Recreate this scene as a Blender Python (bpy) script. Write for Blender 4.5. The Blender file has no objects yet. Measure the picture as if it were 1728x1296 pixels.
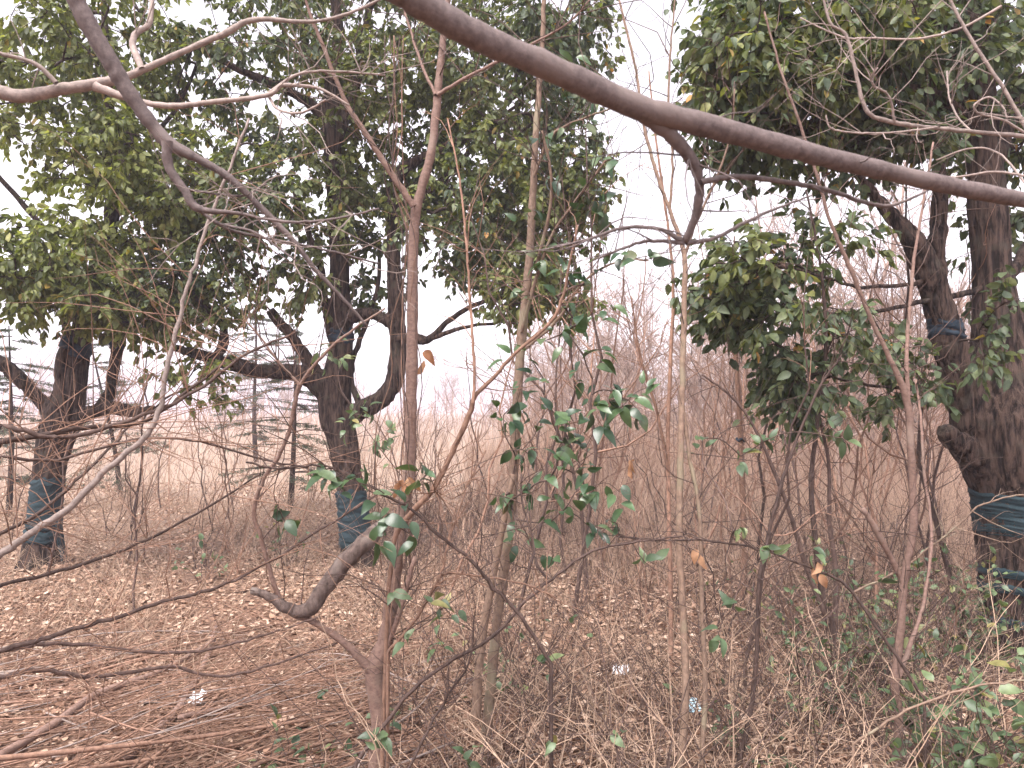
import bpy, math, numpy as np
from mathutils import Matrix, Vector, noise
RNG = np.random.default_rng(7)
SC = bpy.context.scene
COL = SC.collection

# ------------------------------------------------------------------ camera
F = 1281.0                                    # focal length in photo pixels (1728 wide)
PITCH = math.atan(45 / F)
CAM = np.array([0.0, 0.0, 1.6])
cam = bpy.data.cameras.new('camera'); cam_o = bpy.data.objects.new('camera', cam); COL.objects.link(cam_o)
cam_o.location = CAM; cam_o.rotation_euler = (math.pi / 2 + PITCH, 0, 0)
cam.sensor_width = 36; cam.lens = 36 * F / 1728; cam.clip_start = 0.05; cam.clip_end = 3000
cam.dof.use_dof = True; cam.dof.focus_distance = 5.5; cam.dof.aperture_fstop = 9.0
SC.camera = cam_o

# ------------------------------------------------------------------ world, sun, exposure
SUN_EL, SUN_ROT = math.radians(60), math.radians(-150)
W = bpy.data.worlds.new('World'); SC.world = W; W.use_nodes = True
nt = W.node_tree; nt.nodes.clear()
o_ = nt.nodes.new('ShaderNodeOutputWorld'); bg = nt.nodes.new('ShaderNodeBackground')
sky = nt.nodes.new('ShaderNodeTexSky'); sky.sky_type = 'NISHITA'; sky.sun_disc = False
sky.sun_elevation = SUN_EL; sky.sun_rotation = SUN_ROT
sky.air_density = 1.0; sky.dust_density = 2.5; sky.ozone_density = 1.0
hs = nt.nodes.new('ShaderNodeHueSaturation'); hs.inputs['Saturation'].default_value = 0.10
tint = nt.nodes.new('ShaderNodeMix'); tint.data_type = 'RGBA'; tint.blend_type = 'MULTIPLY'
tint.inputs['Factor'].default_value = 1.0; tint.inputs[7].default_value = (1.0, 0.94, 1.0, 1)
nt.links.new(sky.outputs[0], hs.inputs['Color']); nt.links.new(hs.outputs[0], tint.inputs[6])
nt.links.new(tint.outputs[2], bg.inputs[0]); bg.inputs[1].default_value = 0.15
nt.links.new(bg.outputs[0], o_.inputs[0])
sun = bpy.data.lights.new('sun', 'SUN'); sun.energy = 2.4; sun.angle = math.radians(40); sun.color = (1, 0.945, 0.88)
sun_o = bpy.data.objects.new('sun', sun); COL.objects.link(sun_o)
sdir = Vector((math.sin(SUN_ROT) * math.cos(SUN_EL), math.cos(SUN_ROT) * math.cos(SUN_EL), math.sin(SUN_EL)))
sun_o.rotation_euler = sdir.to_track_quat('Z', 'Y').to_euler()
SC.view_settings.view_transform = 'Standard'; SC.view_settings.look = 'None'
SC.view_settings.exposure = 1.6; SC.view_settings.gamma = 1.0
cy = SC.cycles
cy.max_bounces = 7; cy.diffuse_bounces = 3; cy.glossy_bounces = 2; cy.transmission_bounces = 4; cy.volume_bounces = 1
cy.use_adaptive_sampling = True; cy.adaptive_threshold = 0.03; cy.use_denoising = True

# ------------------------------------------------------------------ pixels to points
CT, ST = math.cos(PITCH), math.sin(PITCH)
def at(px, py, d):
    x = (px - 864) / F; y = (648 - py) / F
    v = np.array([x, CT - y * ST, ST + y * CT])
    return CAM + v * (d / v[1])
def pix(P):
    q = np.asarray(P) - CAM
    f_ = q[..., 1] * CT + q[..., 2] * ST
    u = -q[..., 1] * ST + q[..., 2] * CT
    return 864 + F * q[..., 0] / f_, 648 - F * u / f_, f_
def gz(x, y):
    return 0.025 * np.sin(1.3 * x + 0.4) * np.sin(0.9 * y + 1.0) + 0.012 * np.sin(3.1 * x + 2.0 * y) 
def ground_at(px, py):
    x = (px - 864) / F; y = (648 - py) / F
    v = np.array([x, CT - y * ST, ST + y * CT]); p = CAM + v * (CAM[2] / -v[2])
    p[2] = gz(p[0], p[1]); return p

# ------------------------------------------------------------------ mesh helpers
def nrm(v): return v / np.maximum(np.linalg.norm(v, axis=-1, keepdims=True), 1e-9)
def mesh(name, V, Q, mat, rnd=None, smooth=True):
    V = np.ascontiguousarray(V, np.float32).reshape(-1, 3); Q = np.ascontiguousarray(Q, np.int32)
    me = bpy.data.meshes.new(name); n, k = Q.shape
    me.vertices.add(len(V)); me.vertices.foreach_set('co', V.ravel())
    me.loops.add(n * k); me.loops.foreach_set('vertex_index', Q.ravel())
    me.polygons.add(n); me.polygons.foreach_set('loop_start', np.arange(n, dtype=np.int32) * k)
    if smooth: me.polygons.foreach_set('use_smooth', np.ones(n, bool))
    if rnd is not None:
        a = me.attributes.new('rnd', 'FLOAT', 'POINT'); a.data.foreach_set('value', np.ascontiguousarray(rnd, np.float32))
    me.update(calc_edges=True); me.materials.append(mat)
    return me
def link(name, me, parent=None, loc=None):
    o = bpy.data.objects.new(name, me); COL.objects.link(o)
    if parent is not None: o.parent = parent
    if loc is not None: o.location = loc
    return o
def obj(name, geo, mat, parent=None, kind=None, smooth=True):
    V, Q, R = geo
    if parent is not None: V = V - np.array(parent.location)
    o = link(name, mesh(name, V, Q, mat, R, smooth), parent)
    if kind: o['kind'] = kind
    return o
def tag(o, label, cat, group=None, kind=None):
    o['label'] = label; o['category'] = cat
    if group: o['group'] = group
    if kind: o['kind'] = kind
    return o
def empty(name, loc, label, cat, group=None):
    o = link(name, None, None, loc); o.empty_display_size = 0.1
    return tag(o, label, cat, group)
def cat_geo(gs):
    Vs, Qs, Rs, off = [], [], [], 0
    for V, Q, R in gs:
        Vs.append(V); Qs.append(Q + off); Rs.append(R); off += len(V)
    return np.concatenate(Vs), np.concatenate(Qs), np.concatenate(Rs)
def tubes(P, R, s=5, cap=False):
    P = np.asarray(P, float); R = np.asarray(R, float)
    if cap:
        P = np.concatenate([P, P[:, -1:] + 1e-4 * nrm(P[:, -1:] - P[:, -2:-1])], 1); R = np.concatenate([R, R[:, -1:] * 0.02], 1)
    N, K, _ = P.shape
    T = nrm(np.gradient(P, axis=1)); d = nrm(P[:, -1] - P[:, 0])
    ref = np.where((np.abs(d[:, 2:3]) < 0.7), np.array([[0, 0, 1.0]]), np.array([[0.9, 0.43, 0.0]]))[:, None, :]
    A = nrm(np.cross(T, np.broadcast_to(ref, T.shape))); B = np.cross(T, A)
    an = np.arange(s) * 2 * math.pi / s
    V = P[:, :, None] + R[:, :, None, None] * (np.cos(an)[None, None, :, None] * A[:, :, None] + np.sin(an)[None, None, :, None] * B[:, :, None])
    i, j, k = np.meshgrid(np.arange(N), np.arange(K - 1), np.arange(s), indexing='ij')
    idx = lambda a, b, c: (a * K + b) * s + (c % s)
    Q = np.stack([idx(i, j, k), idx(i, j, k + 1), idx(i, j + 1, k + 1), idx(i, j + 1, k)], -1).reshape(-1, 4)
    r = np.repeat(RNG.random(N), K * s)
    return V.reshape(-1, 3), Q, r
def spline(pts, per=4):
    """Catmull-Rom through rows of any width"""
    p = np.asarray(pts, float)
    if len(p) == 2: t = np.linspace(0, 1, per + 1)[:, None]; return p[0] * (1 - t) + p[1] * t
    q = np.vstack([2 * p[0] - p[1], p, 2 * p[-1] - p[-2]]); out = []
    for i in range(1, len(q) - 2):
        t = np.linspace(0, 1, per, endpoint=False)[:, None]
        a, b, c, d = q[i - 1], q[i], q[i + 1], q[i + 2]
        out.append(0.5 * (2 * b + (c - a) * t + (2 * a - 5 * b + 4 * c - d) * t ** 2 + (3 * b - a - 3 * c + d) * t ** 3))
    out.append(p[-1:]); return np.vstack(out)
def trace(pts, d0, d1=None, per=5, jit=0.0, wscale=1.0):
    """photo polyline (px, py, width px) -> rows x,y,z,r ; depth runs d0..d1 along it"""
    d1 = d0 if d1 is None else d1
    n = len(pts); seg = np.r_[0, np.cumsum([math.hypot(pts[i + 1][0] - pts[i][0], pts[i + 1][1] - pts[i][1]) for i in range(n - 1)])]
    seg /= seg[-1]; rows = []
    for (px, py, w), s in zip(pts, seg):
        d = d0 + (d1 - d0) * s; p = at(px, py, d); rows.append([*p, 0.5 * w * d / F * wscale])
    r = spline(rows, per)
    if jit:
        n = len(r); r[1:-1, :3] += RNG.normal(0, jit, (n - 2, 3))
        r[:, 3] *= 1 + RNG.normal(0, 0.04, n)
    r[:, 3] = np.maximum(r[:, 3], 0.0008)
    return r
def row_tube(r, s=8, cap=True, both=False):
    if both: h = r[:1].copy(); h[0, :3] -= 1e-4 * nrm(r[1, :3] - r[0, :3]); h[0, 3] *= 0.02; r = np.vstack([h, r])
    return tubes(r[None, :, :3], r[None, :, 3], s, cap)
def rooted(r, dx=0.0, dy=0.0, flare=1.25):
    """extend the first end of a traced stem down into the ground"""
    x, y = r[0, 0] + dx, r[0, 1] + dy
    p = np.array([x, y, gz(x, y) - 0.06, r[0, 3] * flare])
    mid = (r[0] * 0.5 + p * 0.5); mid[3] = r[0, 3] * 1.06
    return np.vstack([p, mid, r])
def wob(a, b, K, amp, rng=RNG):
    t = np.linspace(0, 1, K)[:, None]; L = np.linalg.norm(b - a)
    p = a * (1 - t) + b * t
    return p + (np.sin(t * math.pi) * rng.normal(0, amp * L, 3) + np.sin(2 * t * math.pi) * rng.normal(0, amp * 0.5 * L, 3))
def sprout(rows, n, length, rng=RNG, up=0.35, r0=0.0016, sub=2, start=0.15, K=6):
    """thin side twigs from traced stems; returns tube geometry"""
    P, R = [], []
    for _ in range(n):
        r = rows[rng.integers(len(rows))]; i = rng.integers(int(len(r) * start), len(r) - 1)
        b = r[i, :3]; t = nrm(r[min(i + 1, len(r) - 1), :3] - r[max(i - 1, 0), :3])
        d = nrm(t * rng.uniform(0.2, 0.8) + nrm(rng.normal(size=3)) * 0.9 + np.array([0, 0, up])); L = length * rng.uniform(0.35, 1.2)
        p = wob(b, b + d * L, K, 0.07, rng); P.append(p); R.append(np.linspace(min(r[i, 3] * 0.8, r0 * 1.5), r0 * 0.35, K))
        for _ in range(rng.integers(0, sub + 1)):
            j = rng.integers(1, K - 1); d2 = nrm(d + nrm(rng.normal(size=3)) * 0.8); L2 = L * rng.uniform(0.25, 0.6)
            P.append(wob(p[j], p[j] + d2 * L2, K, 0.08, rng)); R.append(np.linspace(r0 * 0.7, r0 * 0.3, K))
    return tubes(np.array(P), np.array(R), 4)

# ------------------------------------------------------------------ leaves
def leaf_frames(D, Nn):
    D = nrm(D); S = nrm(np.cross(D, Nn)); U = np.cross(S, D); return S, D, U
LEAF2 = np.array([[0, 0, 0], [.36, .28, .10], [.33, .66, .03], [0, 1, -.10], [-.33, .66, .03], [-.36, .28, .10]])
def leaves(C, D, Nn, L, Wd, rnd=None):
    """folded six-sided leaf blades, two quads each"""
    S, D, U = leaf_frames(D, Nn); n = len(C)
    s = LEAF2[None, :, 0, None] * Wd[:, None, None] * S[:, None] * 1.4 + LEAF2[None, :, 1, None] * L[:, None, None] * D[:, None] + LEAF2[None, :, 2, None] * L[:, None, None] * U[:, None]
    V = C[:, None] + s; b = np.arange(n)[:, None] * 6
    Q = np.concatenate([b + np.array([[0, 1, 2, 3]]), b + np.array([[0, 3, 4, 5]])], 0)
    rnd = RNG.random(n) if rnd is None else rnd
    return V.reshape(-1, 3), Q, np.repeat(rnd, 6)
def leaf_mesh(name, mat, curl=0.12, wid=0.5, fold=0.16, tip=0.0, lobes=None, wave=0.0, rows=6, seed=0):
    """one blade of length 1 along +Y: midrib and two edges, pointed tip, drooping end"""
    rg = np.random.default_rng(seed); V, Q = [], []
    for i in range(rows + 1):
        t = i / rows; w = wid * (math.sin(math.pi * min(t, 1) ** 0.8) ** 0.85 if 0 < t < 1 else 0) + (0.012 if i in (0, rows) else 0)
        if lobes: w *= 1 + lobes * math.sin(t * 9)
        z = -curl * t * t + 0.05 * math.sin(t * 3); k = wave * math.sin(t * 11 + seed)
        V += [(-w / 2, t - 0.03 * (w > .1), z + fold * w + k + rg.normal(0, wave * .3)), (0, t, z), (w / 2, t - 0.03 * (w > .1), z + fold * w - k + rg.normal(0, wave * .3))]
    for i in range(rows):
        a = i * 3; Q += [(a, a + 1, a + 4, a + 3), (a + 1, a + 2, a + 5, a + 4)]
    return mesh(name, np.array(V), np.array(Q), mat)
def place_leaf(name, me, c, d, n, L, Wd, parent):
    S, D, U = leaf_frames(np.asarray(d)[None], np.asarray(n)[None])
    m = Matrix.Identity(4)
    for i in range(3):
        m[i][0] = S[0, i] * Wd / 0.5; m[i][1] = D[0, i] * L; m[i][2] = U[0, i] * L; m[i][3] = c[i]
    o = link(name, me, parent)
    if parent is not None: m = Matrix.Translation(-Vector(parent.location)) @ m
    o.matrix_basis = m
    return o

# ------------------------------------------------------------------ materials
def new_mat(name):
    m = bpy.data.materials.new(name); m.use_nodes = True; t = m.node_tree; t.nodes.clear()
    out = t.nodes.new('ShaderNodeOutputMaterial'); return m, t, out
def N(t, kind, **kw):
    n = t.nodes.new(kind)
    for k, v in kw.items():
        if k in n.inputs: n.inputs[k].default_value = v
        else: setattr(n, k, v)
    return n
def ramp(t, stops, interp='LINEAR'):
    r = t.nodes.new('ShaderNodeValToRGB'); r.color_ramp.interpolation = interp; e = r.color_ramp.elements
    while len(e) < len(stops): e.new(0.5)
    for el, (p, c) in zip(e, stops): el.position = p; el.color = (*c, 1)
    return r
def rnd_value(t):
    a = N(t, 'ShaderNodeAttribute', attribute_name='rnd'); oi = N(t, 'ShaderNodeObjectInfo')
    s = N(t, 'ShaderNodeMath', operation='ADD'); t.links.new(a.outputs['Fac'], s.inputs[0]); t.links.new(oi.outputs['Random'], s.inputs[1])
    f = N(t, 'ShaderNodeMath', operation='FRACT'); t.links.new(s.outputs[0], f.inputs[0]); return f.outputs[0]
def leaf_mat(name, stops, trans=0.35, rough=0.5, spec=0.35, tcol=(1.25, 1.3, 0.55), spots=0.25):
    m, t, out = new_mat(name); v = rnd_value(t); r = ramp(t, stops); t.links.new(v, r.inputs[0])
    no = N(t, 'ShaderNodeTexNoise', Scale=35.0, Detail=3.0); geo = N(t, 'ShaderNodeNewGeometry'); t.links.new(geo.outputs['Position'], no.inputs['Vector'])
    mr = N(t, 'ShaderNodeMapRange'); mr.inputs[1].default_value = .3; mr.inputs[2].default_value = .7; mr.inputs[3].default_value = 1 - spots; mr.inputs[4].default_value = 1 + spots
    t.links.new(no.outputs[0], mr.inputs[0])
    mx = N(t, 'ShaderNodeVectorMath', operation='SCALE'); t.links.new(r.outputs[0], mx.inputs[0]); t.links.new(mr.outputs[0], mx.inputs['Scale'])
    p = N(t, 'ShaderNodeBsdfPrincipled', Roughness=rough); p.inputs['Specular IOR Level'].default_value = spec
    t.links.new(mx.outputs[0], p.inputs['Base Color'])
    if trans > 0:
        tr = N(t, 'ShaderNodeBsdfTranslucent'); tm = N(t, 'ShaderNodeVectorMath', operation='MULTIPLY'); tm.inputs[1].default_value = tcol
        t.links.new(mx.outputs[0], tm.inputs[0]); t.links.new(tm.outputs[0], tr.inputs[0])
        ms = N(t, 'ShaderNodeMixShader'); ms.inputs[0].default_value = trans
        t.links.new(p.outputs[0], ms.inputs[1]); t.links.new(tr.outputs[0], ms.inputs[2]); t.links.new(ms.outputs[0], out.inputs[0])
    else: t.links.new(p.outputs[0], out.inputs[0])
    return m
def bark_mat(name, dark, light, scale=30, stretch=0.2, bump=0.3, rough=0.85, dist=0.01, vary=0.25, moss=None, span=0.18):
    m, t, out = new_mat(name); geo = N(t, 'ShaderNodeNewGeometry')
    mp = N(t, 'ShaderNodeMapping'); mp.inputs['Scale'].default_value = (1, 1, stretch); t.links.new(geo.outputs['Position'], mp.inputs[0])
    n1 = N(t, 'ShaderNodeTexNoise', Scale=float(scale), Detail=6.0, Roughness=0.65); t.links.new(mp.outputs[0], n1.inputs['Vector'])
    n2 = N(t, 'ShaderNodeTexNoise', Scale=3.0, Detail=3.0); t.links.new(geo.outputs['Position'], n2.inputs['Vector'])
    r = ramp(t, [(0.5 - span, dark), (0.5 + span, light)]); t.links.new(n1.outputs[0], r.inputs[0])
    v = rnd_value(t); ad = N(t, 'ShaderNodeMath', operation='ADD'); t.links.new(v, ad.inputs[0]); t.links.new(n2.outputs[0], ad.inputs[1])
    mr = N(t, 'ShaderNodeMapRange'); mr.inputs[1].default_value = .3; mr.inputs[2].default_value = 1.7; mr.inputs[3].default_value = 1 - vary; mr.inputs[4].default_value = 1 + vary
    t.links.new(ad.outputs[0], mr.inputs[0]); sc_ = N(t, 'ShaderNodeVectorMath', operation='SCALE'); t.links.new(r.outputs[0], sc_.inputs[0]); t.links.new(mr.outputs[0], sc_.inputs['Scale'])
    col = sc_.outputs[0]
    if moss:
        n3 = N(t, 'ShaderNodeTexNoise', Scale=7.0, Detail=5.0); t.links.new(geo.outputs['Position'], n3.inputs['Vector'])
        r3 = ramp(t, [(0.56, (0, 0, 0)), (0.66, (0.7, 0.7, 0.7))]); t.links.new(n3.outputs[0], r3.inputs[0])
        mm = N(t, 'ShaderNodeMix', data_type='RGBA'); mm.inputs[7].default_value = (*moss, 1); t.links.new(r3.outputs[0], mm.inputs['Factor']); t.links.new(col, mm.inputs[6]); col = mm.outputs[2]
    p = N(t, 'ShaderNodeBsdfPrincipled', Roughness=rough); p.inputs['Specular IOR Level'].default_value = 0.25
    t.links.new(col, p.inputs['Base Color'])
    b = N(t, 'ShaderNodeBump', Strength=bump, Distance=dist); t.links.new(n1.outputs[0], b.inputs['Height']); t.links.new(b.outputs[0], p.inputs['Normal'])
    t.links.new(p.outputs[0], out.inputs[0]); return m

M = {}
M['bark'] = bark_mat('fissured_bark', (0.010, 0.006, 0.005), (0.085, 0.056, 0.045), 34, 0.14, 1.0, 0.9, 0.04, span=0.09, moss=(0.06, 0.049, 0.039))
M['limb'] = bark_mat('limb_bark', (0.022, 0.015, 0.013), (0.075, 0.05, 0.042), 40, 0.4, 0.6)
M['smooth'] = bark_mat('smooth_pink_bark', (0.125, 0.078, 0.063), (0.235, 0.152, 0.122), 60, 1.6, 0.35, 0.7, 0.004, moss=(0.21, 0.155, 0.125))
M['olive'] = bark_mat('olive_bark', (0.12, 0.08, 0.06), (0.25, 0.172, 0.125), 60, 0.8, 0.35, 0.75, 0.004, moss=(0.22, 0.19, 0.13))
M['pale'] = bark_mat('pale_grey_bark', (0.17, 0.135, 0.12), (0.33, 0.265, 0.235), 70, 1.0, 0.4, 0.75, 0.004)
M['over'] = bark_mat('grey_purple_bark', (0.075, 0.058, 0.056), (0.155, 0.122, 0.116), 90, 0.9, 0.5, 0.75, 0.003, moss=(0.17, 0.135, 0.125))
M['twig'] = bark_mat('brown_twig', (0.042, 0.027, 0.023), (0.115, 0.075, 0.062), 50, 0.5, 0.2, 0.8, 0.002, 0.45)
M['redtwig'] = bark_mat('reddish_twig', (0.125, 0.070, 0.049), (0.285, 0.172, 0.122), 50, 0.5, 0.2, 0.8, 0.002, 0.45)
M['weed'] = bark_mat('dead_weed_stem', (0.30, 0.20, 0.147), (0.48, 0.345, 0.262), 20, 0.6, 0.1, 0.9, 0.002, 0.5)
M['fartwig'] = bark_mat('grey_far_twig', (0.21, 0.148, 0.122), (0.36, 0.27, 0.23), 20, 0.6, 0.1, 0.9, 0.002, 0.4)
M['dry'] = bark_mat('dry_straw_stem', (0.26, 0.175, 0.122), (0.44, 0.32, 0.235), 20, 0.6, 0.1, 0.9, 0.002, 0.5)
M['log'] = bark_mat('weathered_log', (0.045, 0.032, 0.028), (0.16, 0.118, 0.102), 45, 0.5, 0.7, 0.9, 0.008, 0.2, moss=(0.2, 0.165, 0.145))
M['camphor'] = leaf_mat('camphor_leaf', [(0, (0.070, 0.088, 0.036)), (0.45, (0.118, 0.142, 0.052)), (0.8, (0.175, 0.198, 0.072)), (0.97, (0.23, 0.24, 0.09)), (1.0, (0.30, 0.20, 0.05))], 0.42)
M['camphor_dark'] = leaf_mat('camphor_leaf_dark', [(0, (0.048, 0.070, 0.042)), (0.5, (0.080, 0.108, 0.058)), (0.85, (0.122, 0.152, 0.076)), (0.985, (0.17, 0.19, 0.085)), (1.0, (0.42, 0.20, 0.05))], 0.32)
M['camphor_bright'] = leaf_mat('camphor_leaf_bright', [(0, (0.115, 0.138, 0.043)), (0.5, (0.185, 0.212, 0.066)), (0.9, (0.26, 0.278, 0.098)), (1.0, (0.33, 0.32, 0.12))], 0.42)
M['evergreen'] = leaf_mat('glossy_evergreen_leaf', [(0, (0.022, 0.045, 0.026)), (0.5, (0.04, 0.08, 0.035)), (0.85, (0.07, 0.12, 0.05)), (0.97, (0.09, 0.13, 0.06)), (1, (0.10, 0.09, 0.05))], 0.22, 0.32, 0.6)
M['privet'] = leaf_mat('small_green_leaf', [(0, (0.045, 0.075, 0.04)), (0.5, (0.085, 0.13, 0.065)), (0.85, (0.14, 0.19, 0.09)), (1, (0.24, 0.20, 0.07))], 0.3, 0.42, 0.5)
M['dead'] = leaf_mat('dead_leaf', [(0, (0.07, 0.037, 0.024)), (0.25, (0.20, 0.112, 0.075)), (0.55, (0.34, 0.215, 0.15)), (0.85, (0.45, 0.315, 0.235)), (1, (0.58, 0.45, 0.355))], 0.12, 0.8, 0.2, (1.1, 0.9, 0.7))
M['orange'] = leaf_mat('orange_dead_leaf', [(0, (0.30, 0.15, 0.08)), (1, (0.46, 0.29, 0.18))], 0.3, 0.7, 0.2, (1.2, 0.9, 0.6))
M['needle'] = leaf_mat('cedar_needle', [(0, (0.05, 0.07, 0.05)), (1, (0.12, 0.14, 0.095))], 0.1, 0.7, 0.2)
def plain(name, col, rough=0.8, nscale=40, var=0.2):
    m, t, out = new_mat(name); geo = N(t, 'ShaderNodeNewGeometry'); n = N(t, 'ShaderNodeTexNoise', Scale=float(nscale), Detail=4.0); t.links.new(geo.outputs['Position'], n.inputs['Vector'])
    r = ramp(t, [(0.3, tuple(c * (1 - var) for c in col)), (0.7, tuple(min(1, c * (1 + var)) for c in col))]); t.links.new(n.outputs[0], r.inputs[0])
    p = N(t, 'ShaderNodeBsdfPrincipled', Roughness=rough); t.links.new(r.outputs[0], p.inputs['Base Color'])
    b = N(t, 'ShaderNodeBump', Strength=0.3, Distance=0.004); t.links.new(n.outputs[0], b.inputs['Height']); t.links.new(b.outputs[0], p.inputs['Normal'])
    t.links.new(p.outputs[0], out.inputs[0]); return m
M['wrap'] = plain('teal_wrap_cloth', (0.008, 0.024, 0.031), 0.85, 90, 0.35)
M['tie'] = plain('blue_tie_cloth', (0.008, 0.020, 0.034), 0.8, 60, 0.3)
M['wood'] = plain('cut_wood', (0.32, 0.2, 0.14), 0.85, 60, 0.3)
M['paper'] = plain('white_paper', (0.82, 0.82, 0.86), 0.7, 30, 0.04)
M['bluepaper'] = plain('pale_blue_plastic', (0.42, 0.62, 0.72), 0.4, 30, 0.1)

# ------------------------------------------------------------------ ground
def ground():
    u = np.linspace(-1, 1, 161); g = np.sinh(u * 4.6) / math.sinh(4.6) * 600
    v = np.linspace(-0.8, 1, 161); h = np.sinh(v * 4.6) / math.sinh(4.6) * 600 + 4
    X, Y = np.meshgrid(g, h, indexing='ij'); Z = gz(X, Y) * np.clip(1.2 - np.hypot(X, Y) / 40, 0, 1)
    n = 161; i, j = np.meshgrid(np.arange(n - 1), np.arange(n - 1), indexing='ij')
    Q = np.stack([i * n + j, (i + 1) * n + j, (i + 1) * n + j + 1, i * n + j + 1], -1).reshape(-1, 4)
    m, t, out = new_mat('leaf_litter_soil'); geo = N(t, 'ShaderNodeNewGeometry')
    n1 = N(t, 'ShaderNodeTexNoise', Scale=26.0, Detail=8.0, Roughness=0.7); t.links.new(geo.outputs['Position'], n1.inputs['Vector'])
    n2 = N(t, 'ShaderNodeTexNoise', Scale=0.7, Detail=4.0); t.links.new(geo.outputs['Position'], n2.inputs['Vector'])
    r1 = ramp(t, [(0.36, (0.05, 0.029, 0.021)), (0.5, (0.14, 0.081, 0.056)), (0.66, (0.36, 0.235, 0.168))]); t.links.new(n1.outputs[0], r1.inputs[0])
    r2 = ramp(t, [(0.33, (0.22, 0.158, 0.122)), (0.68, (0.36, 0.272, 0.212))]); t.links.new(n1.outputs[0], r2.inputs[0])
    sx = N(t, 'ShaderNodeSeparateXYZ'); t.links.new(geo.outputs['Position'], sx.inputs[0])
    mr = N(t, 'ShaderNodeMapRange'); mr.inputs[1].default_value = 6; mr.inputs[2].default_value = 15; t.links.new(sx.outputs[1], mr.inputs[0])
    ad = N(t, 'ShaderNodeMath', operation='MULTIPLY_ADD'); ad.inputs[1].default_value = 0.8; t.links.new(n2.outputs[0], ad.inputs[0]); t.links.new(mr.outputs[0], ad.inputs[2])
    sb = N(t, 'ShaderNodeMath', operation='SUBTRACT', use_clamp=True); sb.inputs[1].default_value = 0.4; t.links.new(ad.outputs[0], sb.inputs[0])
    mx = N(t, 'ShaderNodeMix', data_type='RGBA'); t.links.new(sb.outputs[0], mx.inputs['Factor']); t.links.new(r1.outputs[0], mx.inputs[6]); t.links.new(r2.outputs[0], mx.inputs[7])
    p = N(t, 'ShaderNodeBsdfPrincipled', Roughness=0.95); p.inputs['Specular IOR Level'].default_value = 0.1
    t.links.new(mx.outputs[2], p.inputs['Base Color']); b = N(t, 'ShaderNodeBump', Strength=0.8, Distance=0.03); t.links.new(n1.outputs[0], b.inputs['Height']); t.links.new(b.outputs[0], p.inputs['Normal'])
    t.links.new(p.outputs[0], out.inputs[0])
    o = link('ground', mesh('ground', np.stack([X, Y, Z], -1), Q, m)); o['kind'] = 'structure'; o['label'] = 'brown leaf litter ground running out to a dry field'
ground()

# ------------------------------------------------------------------ camphor trees
def remeshed(geo, voxel):
    V, Q, R = geo; me = mesh('tmp', V, Q, M['bark']); o = bpy.data.objects.new('tmp', me); COL.objects.link(o)
    m = o.modifiers.new('r', 'REMESH'); m.mode = 'VOXEL'; m.voxel_size = voxel; m.use_smooth_shade = True
    s = o.modifiers.new('s', 'SMOOTH'); s.iterations = 3; s.factor = 0.5
    dg = bpy.context.evaluated_depsgraph_get(); e = o.evaluated_get(dg); m2 = bpy.data.meshes.new_from_object(e)
    bpy.data.objects.remove(o); bpy.data.meshes.remove(me); return m2
def ridge(me, amp, fx, fz):
    n = len(me.vertices); co = np.empty(n * 3, np.float32); me.vertices.foreach_get('co', co); co = co.reshape(-1, 3)
    no = np.empty(n * 3, np.float32); me.vertices.foreach_get('normal', no); no = no.reshape(-1, 3); h = np.empty(n)
    for i, c in enumerate(co):
        a = noise.noise((c[0] * fx, c[1] * fx, c[2] * fz)); b = noise.noise((c[0] * fx * 2.1 + 9, c[1] * fx * 2.1, c[2] * fz * 2.6)); l = noise.noise((c[0] * 3, c[1] * 3, c[2] * 2.2))
        h[i] = (0.5 - abs(a) * 1.7) * 0.7 + (0.4 - abs(b)) * 0.5 + l * 0.9
    co = co + no * (h * amp)[:, None]; me.vertices.foreach_set('co', co.ravel().astype(np.float32)); me.update()
def colonize(nodes, targets, rng, step=0.22, amp=0.06):
    """join each target to the nearest node of the growing skeleton; returns paths and radii"""
    cap = len(nodes) + len(targets) * 12; X = np.empty((cap, 3)); n = len(nodes); X[:n] = nodes; par = -np.ones(cap, int); n0 = n
    dist = np.array([np.min(np.sum((nodes - t) ** 2, 1)) for t in targets]); paths = []
    for t in np.array(targets)[np.argsort(dist)]:
        k = int(np.argmin(np.sum((X[:n] - t) ** 2, 1) + 0.25 * np.maximum(0, X[:n, 2] - t[2]) ** 2)); a = X[k].copy(); d = np.linalg.norm(t - a); m = min(10, max(2, int(d / step) + 1))
        p = wob(a, t, m + 1, amp, rng); p[1:-1, 2] += 0.08 * d * np.sin(np.linspace(0, math.pi, m + 1))[1:-1]
        ids = [k]
        for q in p[1:]:
            X[n] = q; par[n] = ids[-1]; ids.append(n); n += 1
        paths.append(ids)
    cnt = np.zeros(n)
    for ids in paths: cnt[ids[-1]] += 1
    for i in range(n - 1, n0 - 1, -1): cnt[par[i]] += cnt[i]
    return X[:n], cnt, paths
def paths_geo(X, cnt, paths, r0, rmax, s=5, K=6, pw=0.42):
    P, R = [], []
    for ids in paths:
        x = X[ids]; c = cnt[ids].copy(); c[0] = c[1]; r = np.minimum(r0 * c ** pw, rmax); row = spline(np.c_[x, r], 3)
        tt = np.linspace(0, len(row) - 1, K); i0 = np.floor(tt).astype(int).clip(0, len(row) - 2); f = (tt - i0)[:, None]; row = row[i0] * (1 - f) + row[i0 + 1] * f
        P.append(row[:, :3]); R.append(row[:, 3])
    return tubes(np.array(P), np.array(R), s)
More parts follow.
